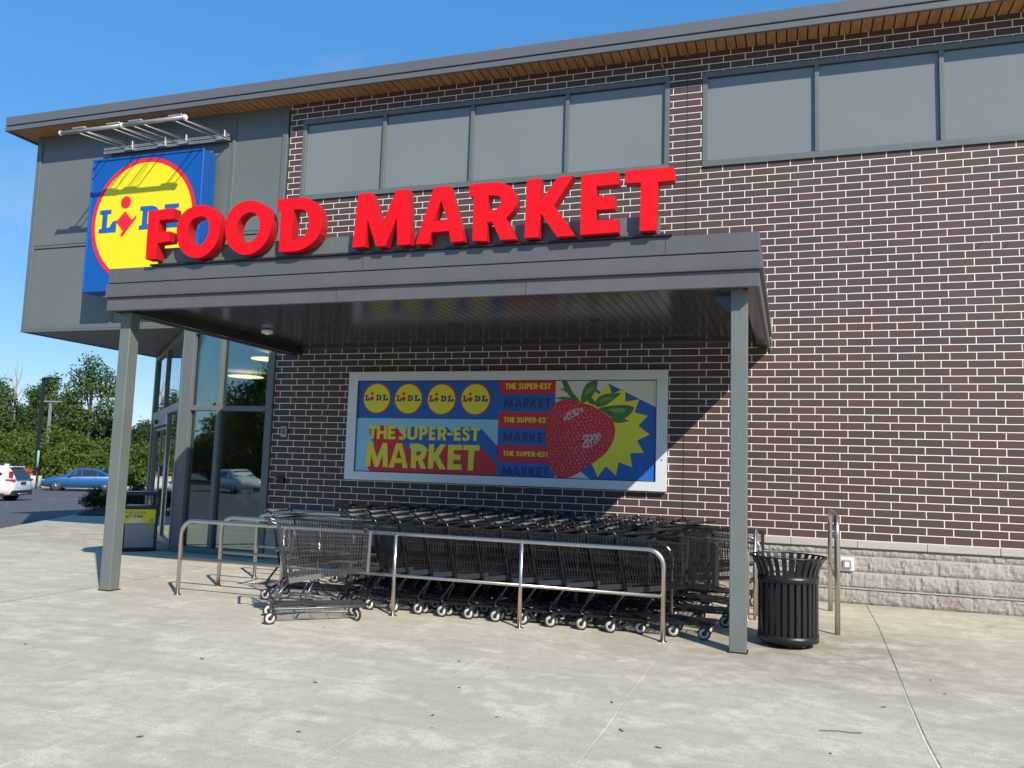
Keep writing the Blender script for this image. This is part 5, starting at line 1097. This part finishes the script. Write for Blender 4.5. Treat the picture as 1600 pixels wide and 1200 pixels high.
bk = [(-130, 4, 1.0), (-85, 4, 1.05), (-40, 4, 1.0), (-5, 2, 1.0), (22, 4, .98), (50, 3, .92), (82, 3, 1.02), (112, 2, .86), (168, 4, .92), (195, 4, .86), (222, 4, .80), (250, 4, .76), (285, 4, .78), (320, 4, .8)]
for i, (px, k, s) in enumerate(bk):
    D = 78+3*math.sin(i*1.7); p = far(px, D, .2)
    tree(k, p, s*.85, 'taller darker tree in the wood behind, %s from the left in the back row' % ORD[i], i*2.1, 'taller trees behind the lot')
tree(5, far(141, 74, .1), .92, 'tall open-crowned tree standing proud of the wood above the blue sedan', .4, 'taller trees behind the lot')
t = thing('dead_tree', 'bare pale forked dead tree rising above the wood at far left', 'tree', tuple(far(24, 76, 0))); t.scale = (.8, .8, .8)
q = MB(); rnd = random.Random(4)
q.tube([(0, 0, -1), (.1, 0, 4), (0, 0, 8.2), (-.15, 0, 12.6)], [.2, .16, .11, .02], 6)
for z, dx, dz in ((7.6, -1.7, 3.6), (8.6, -.9, 2.6), (7.0, 1.5, 2.8), (9.5, .6, 2.2), (6.4, -1.2, 1.6), (10.2, -.5, 1.6), (8.2, 1.0, 1.4)):
    p0 = Vector((.02, 0, z)); p1 = p0+Vector((R2.x*dx*.5, R2.y*dx*.5, dz*.45)); p2 = p0+Vector((R2.x*dx, R2.y*dx, dz)); q.tube([p0, p1, p2], [.07, .045, .01], 5)
    q.tube([p1, p1+Vector((R2.x*dx*.2, R2.y*dx*.2, dz*.6))], [.03, .008], 4)
q.build('trunk', M['barkp'], t)
# planting bed shrubs
bls = [(0, 0, .55, .42, .34, 1), (.25, .1, .35, .35, .25, .8), (-.28, -.1, .38, .36, .26, .8), (.05, 0, .85, .25, .2, .5)]
sm_ = crown_mesh('foliage', 200, leaf_mat('shrub_leaf', (.022, .045, .015), (.055, .10, .03)), bls, .085, 3200); st_ = MB()
for k in range(6): a_ = k*1.05; st_.tube([(.04*math.cos(a_), .04*math.sin(a_), 0), (.15*math.cos(a_), .15*math.sin(a_), .35), (.3*math.cos(a_), .3*math.sin(a_), .75)], [.016, .011, .004], 5)
stm = st_.mesh('stems', M['bark'])
for k, (px, D, s, lab) in enumerate(((161, 23.5, .60, 'dark leggy shrub in the mulch bed just left of the left canopy post'), (226, 24.5, .72, 'dark shrub in the mulch bed above the litter bin by the doors'), (190, 24.5, .62, 'dark shrub in the mulch bed hidden behind the left canopy post'))):
    p = far(px, D, .05); t = thing('shrub', lab, 'shrub', tuple(p), k*1.7, 'shrubs in the planting bed'); t.scale = (s,)*3; obj('stems', stm, t); obj('foliage', sm_, t)
# trees and a car across the road behind the viewpoint, mirrored in the glass
for i in range(26):
    x = -84+i*4.4; o = tree([4, 2, 4, 4][i % 4], Vector((x, -56-4*math.sin(i*1.9), -.6)), 1.2, 'tree across the lot, seen only as a reflection in the entrance glass', i*1.1, 'trees mirrored in the glass')
mv = car('suv_car', 'white car seen only as a reflection in the entrance glass', (-36, -37, lot_z(-36, -37)), .5, M['carw'], 4.5, suv,
    [[(.95, .08), (.62, .75), (.25, .88), (.0, .88), (.0, .05)], [(-.06, .05), (-.06, .88), (-.9, .88), (-.9, .05)]], [((-2.235, 1.06, .66, -1.90, 1.56, .54), 'rear_window'), ((1.12, 1.12, .68, .5, 1.56, .52), 'windscreen')], (1.36, -1.30), .36,
    [('tail_light', 'carr', [(-2.26, -2.02, .72, .93, 1.0, 1.2), (-2.26, -2.02, -.93, -.72, 1.0, 1.2)])])

# ------------------------------------------------------------------ small litter on the pavement
random.seed(17); lf = mat('dry_leaf', (.10, .065, .035), .9, var=.4, vscale=40)
spots = [(-2.754, -6.307), (-1.764, -5.984), (-1.669, -6.671), (-1.282, -6.537), (-2.248, -7.303), (-3.765, -4.531), (-2.071, -5.236), (-.671, -5.88), (-.489, -6.471), (1.12, -5.165), (.72, -6.38), (1.567, -4.119), (1.603, -4.56), (-.227, -6.698), (-5.531, -6.292), (-3.001, -7.748), (-3.931, -6.075)]
for k, (x, y) in enumerate(spots):
    t = thing('dry_leaf', 'tiny curled dry leaf scrap lying on the open pavement', 'leaf', (x, y, .001), random.random()*6, 'dry leaf scraps on the pavement'); t.scale = (random.uniform(.6, .95),)*3
    MB().add([(-.028, 0, .004), (-.008, -.012, .0), (.026, -.002, .010), (.006, .013, .002), (0, 0, .009)], [(0, 1, 4), (1, 2, 4), (2, 3, 4), (3, 0, 4)]).build('leaf_blade', lf, t)
t = thing('twig', 'thin dark twig lying on the pavement in front of the litter bin', 'twig', (.80, -5.92, .003), .2)
MB().tube([(-.13, 0, .001), (-.02, .008, .006), (.06, -.003, .002), (.13, .01, .003)], .0025, 5).build('twig_stem', lf, t)
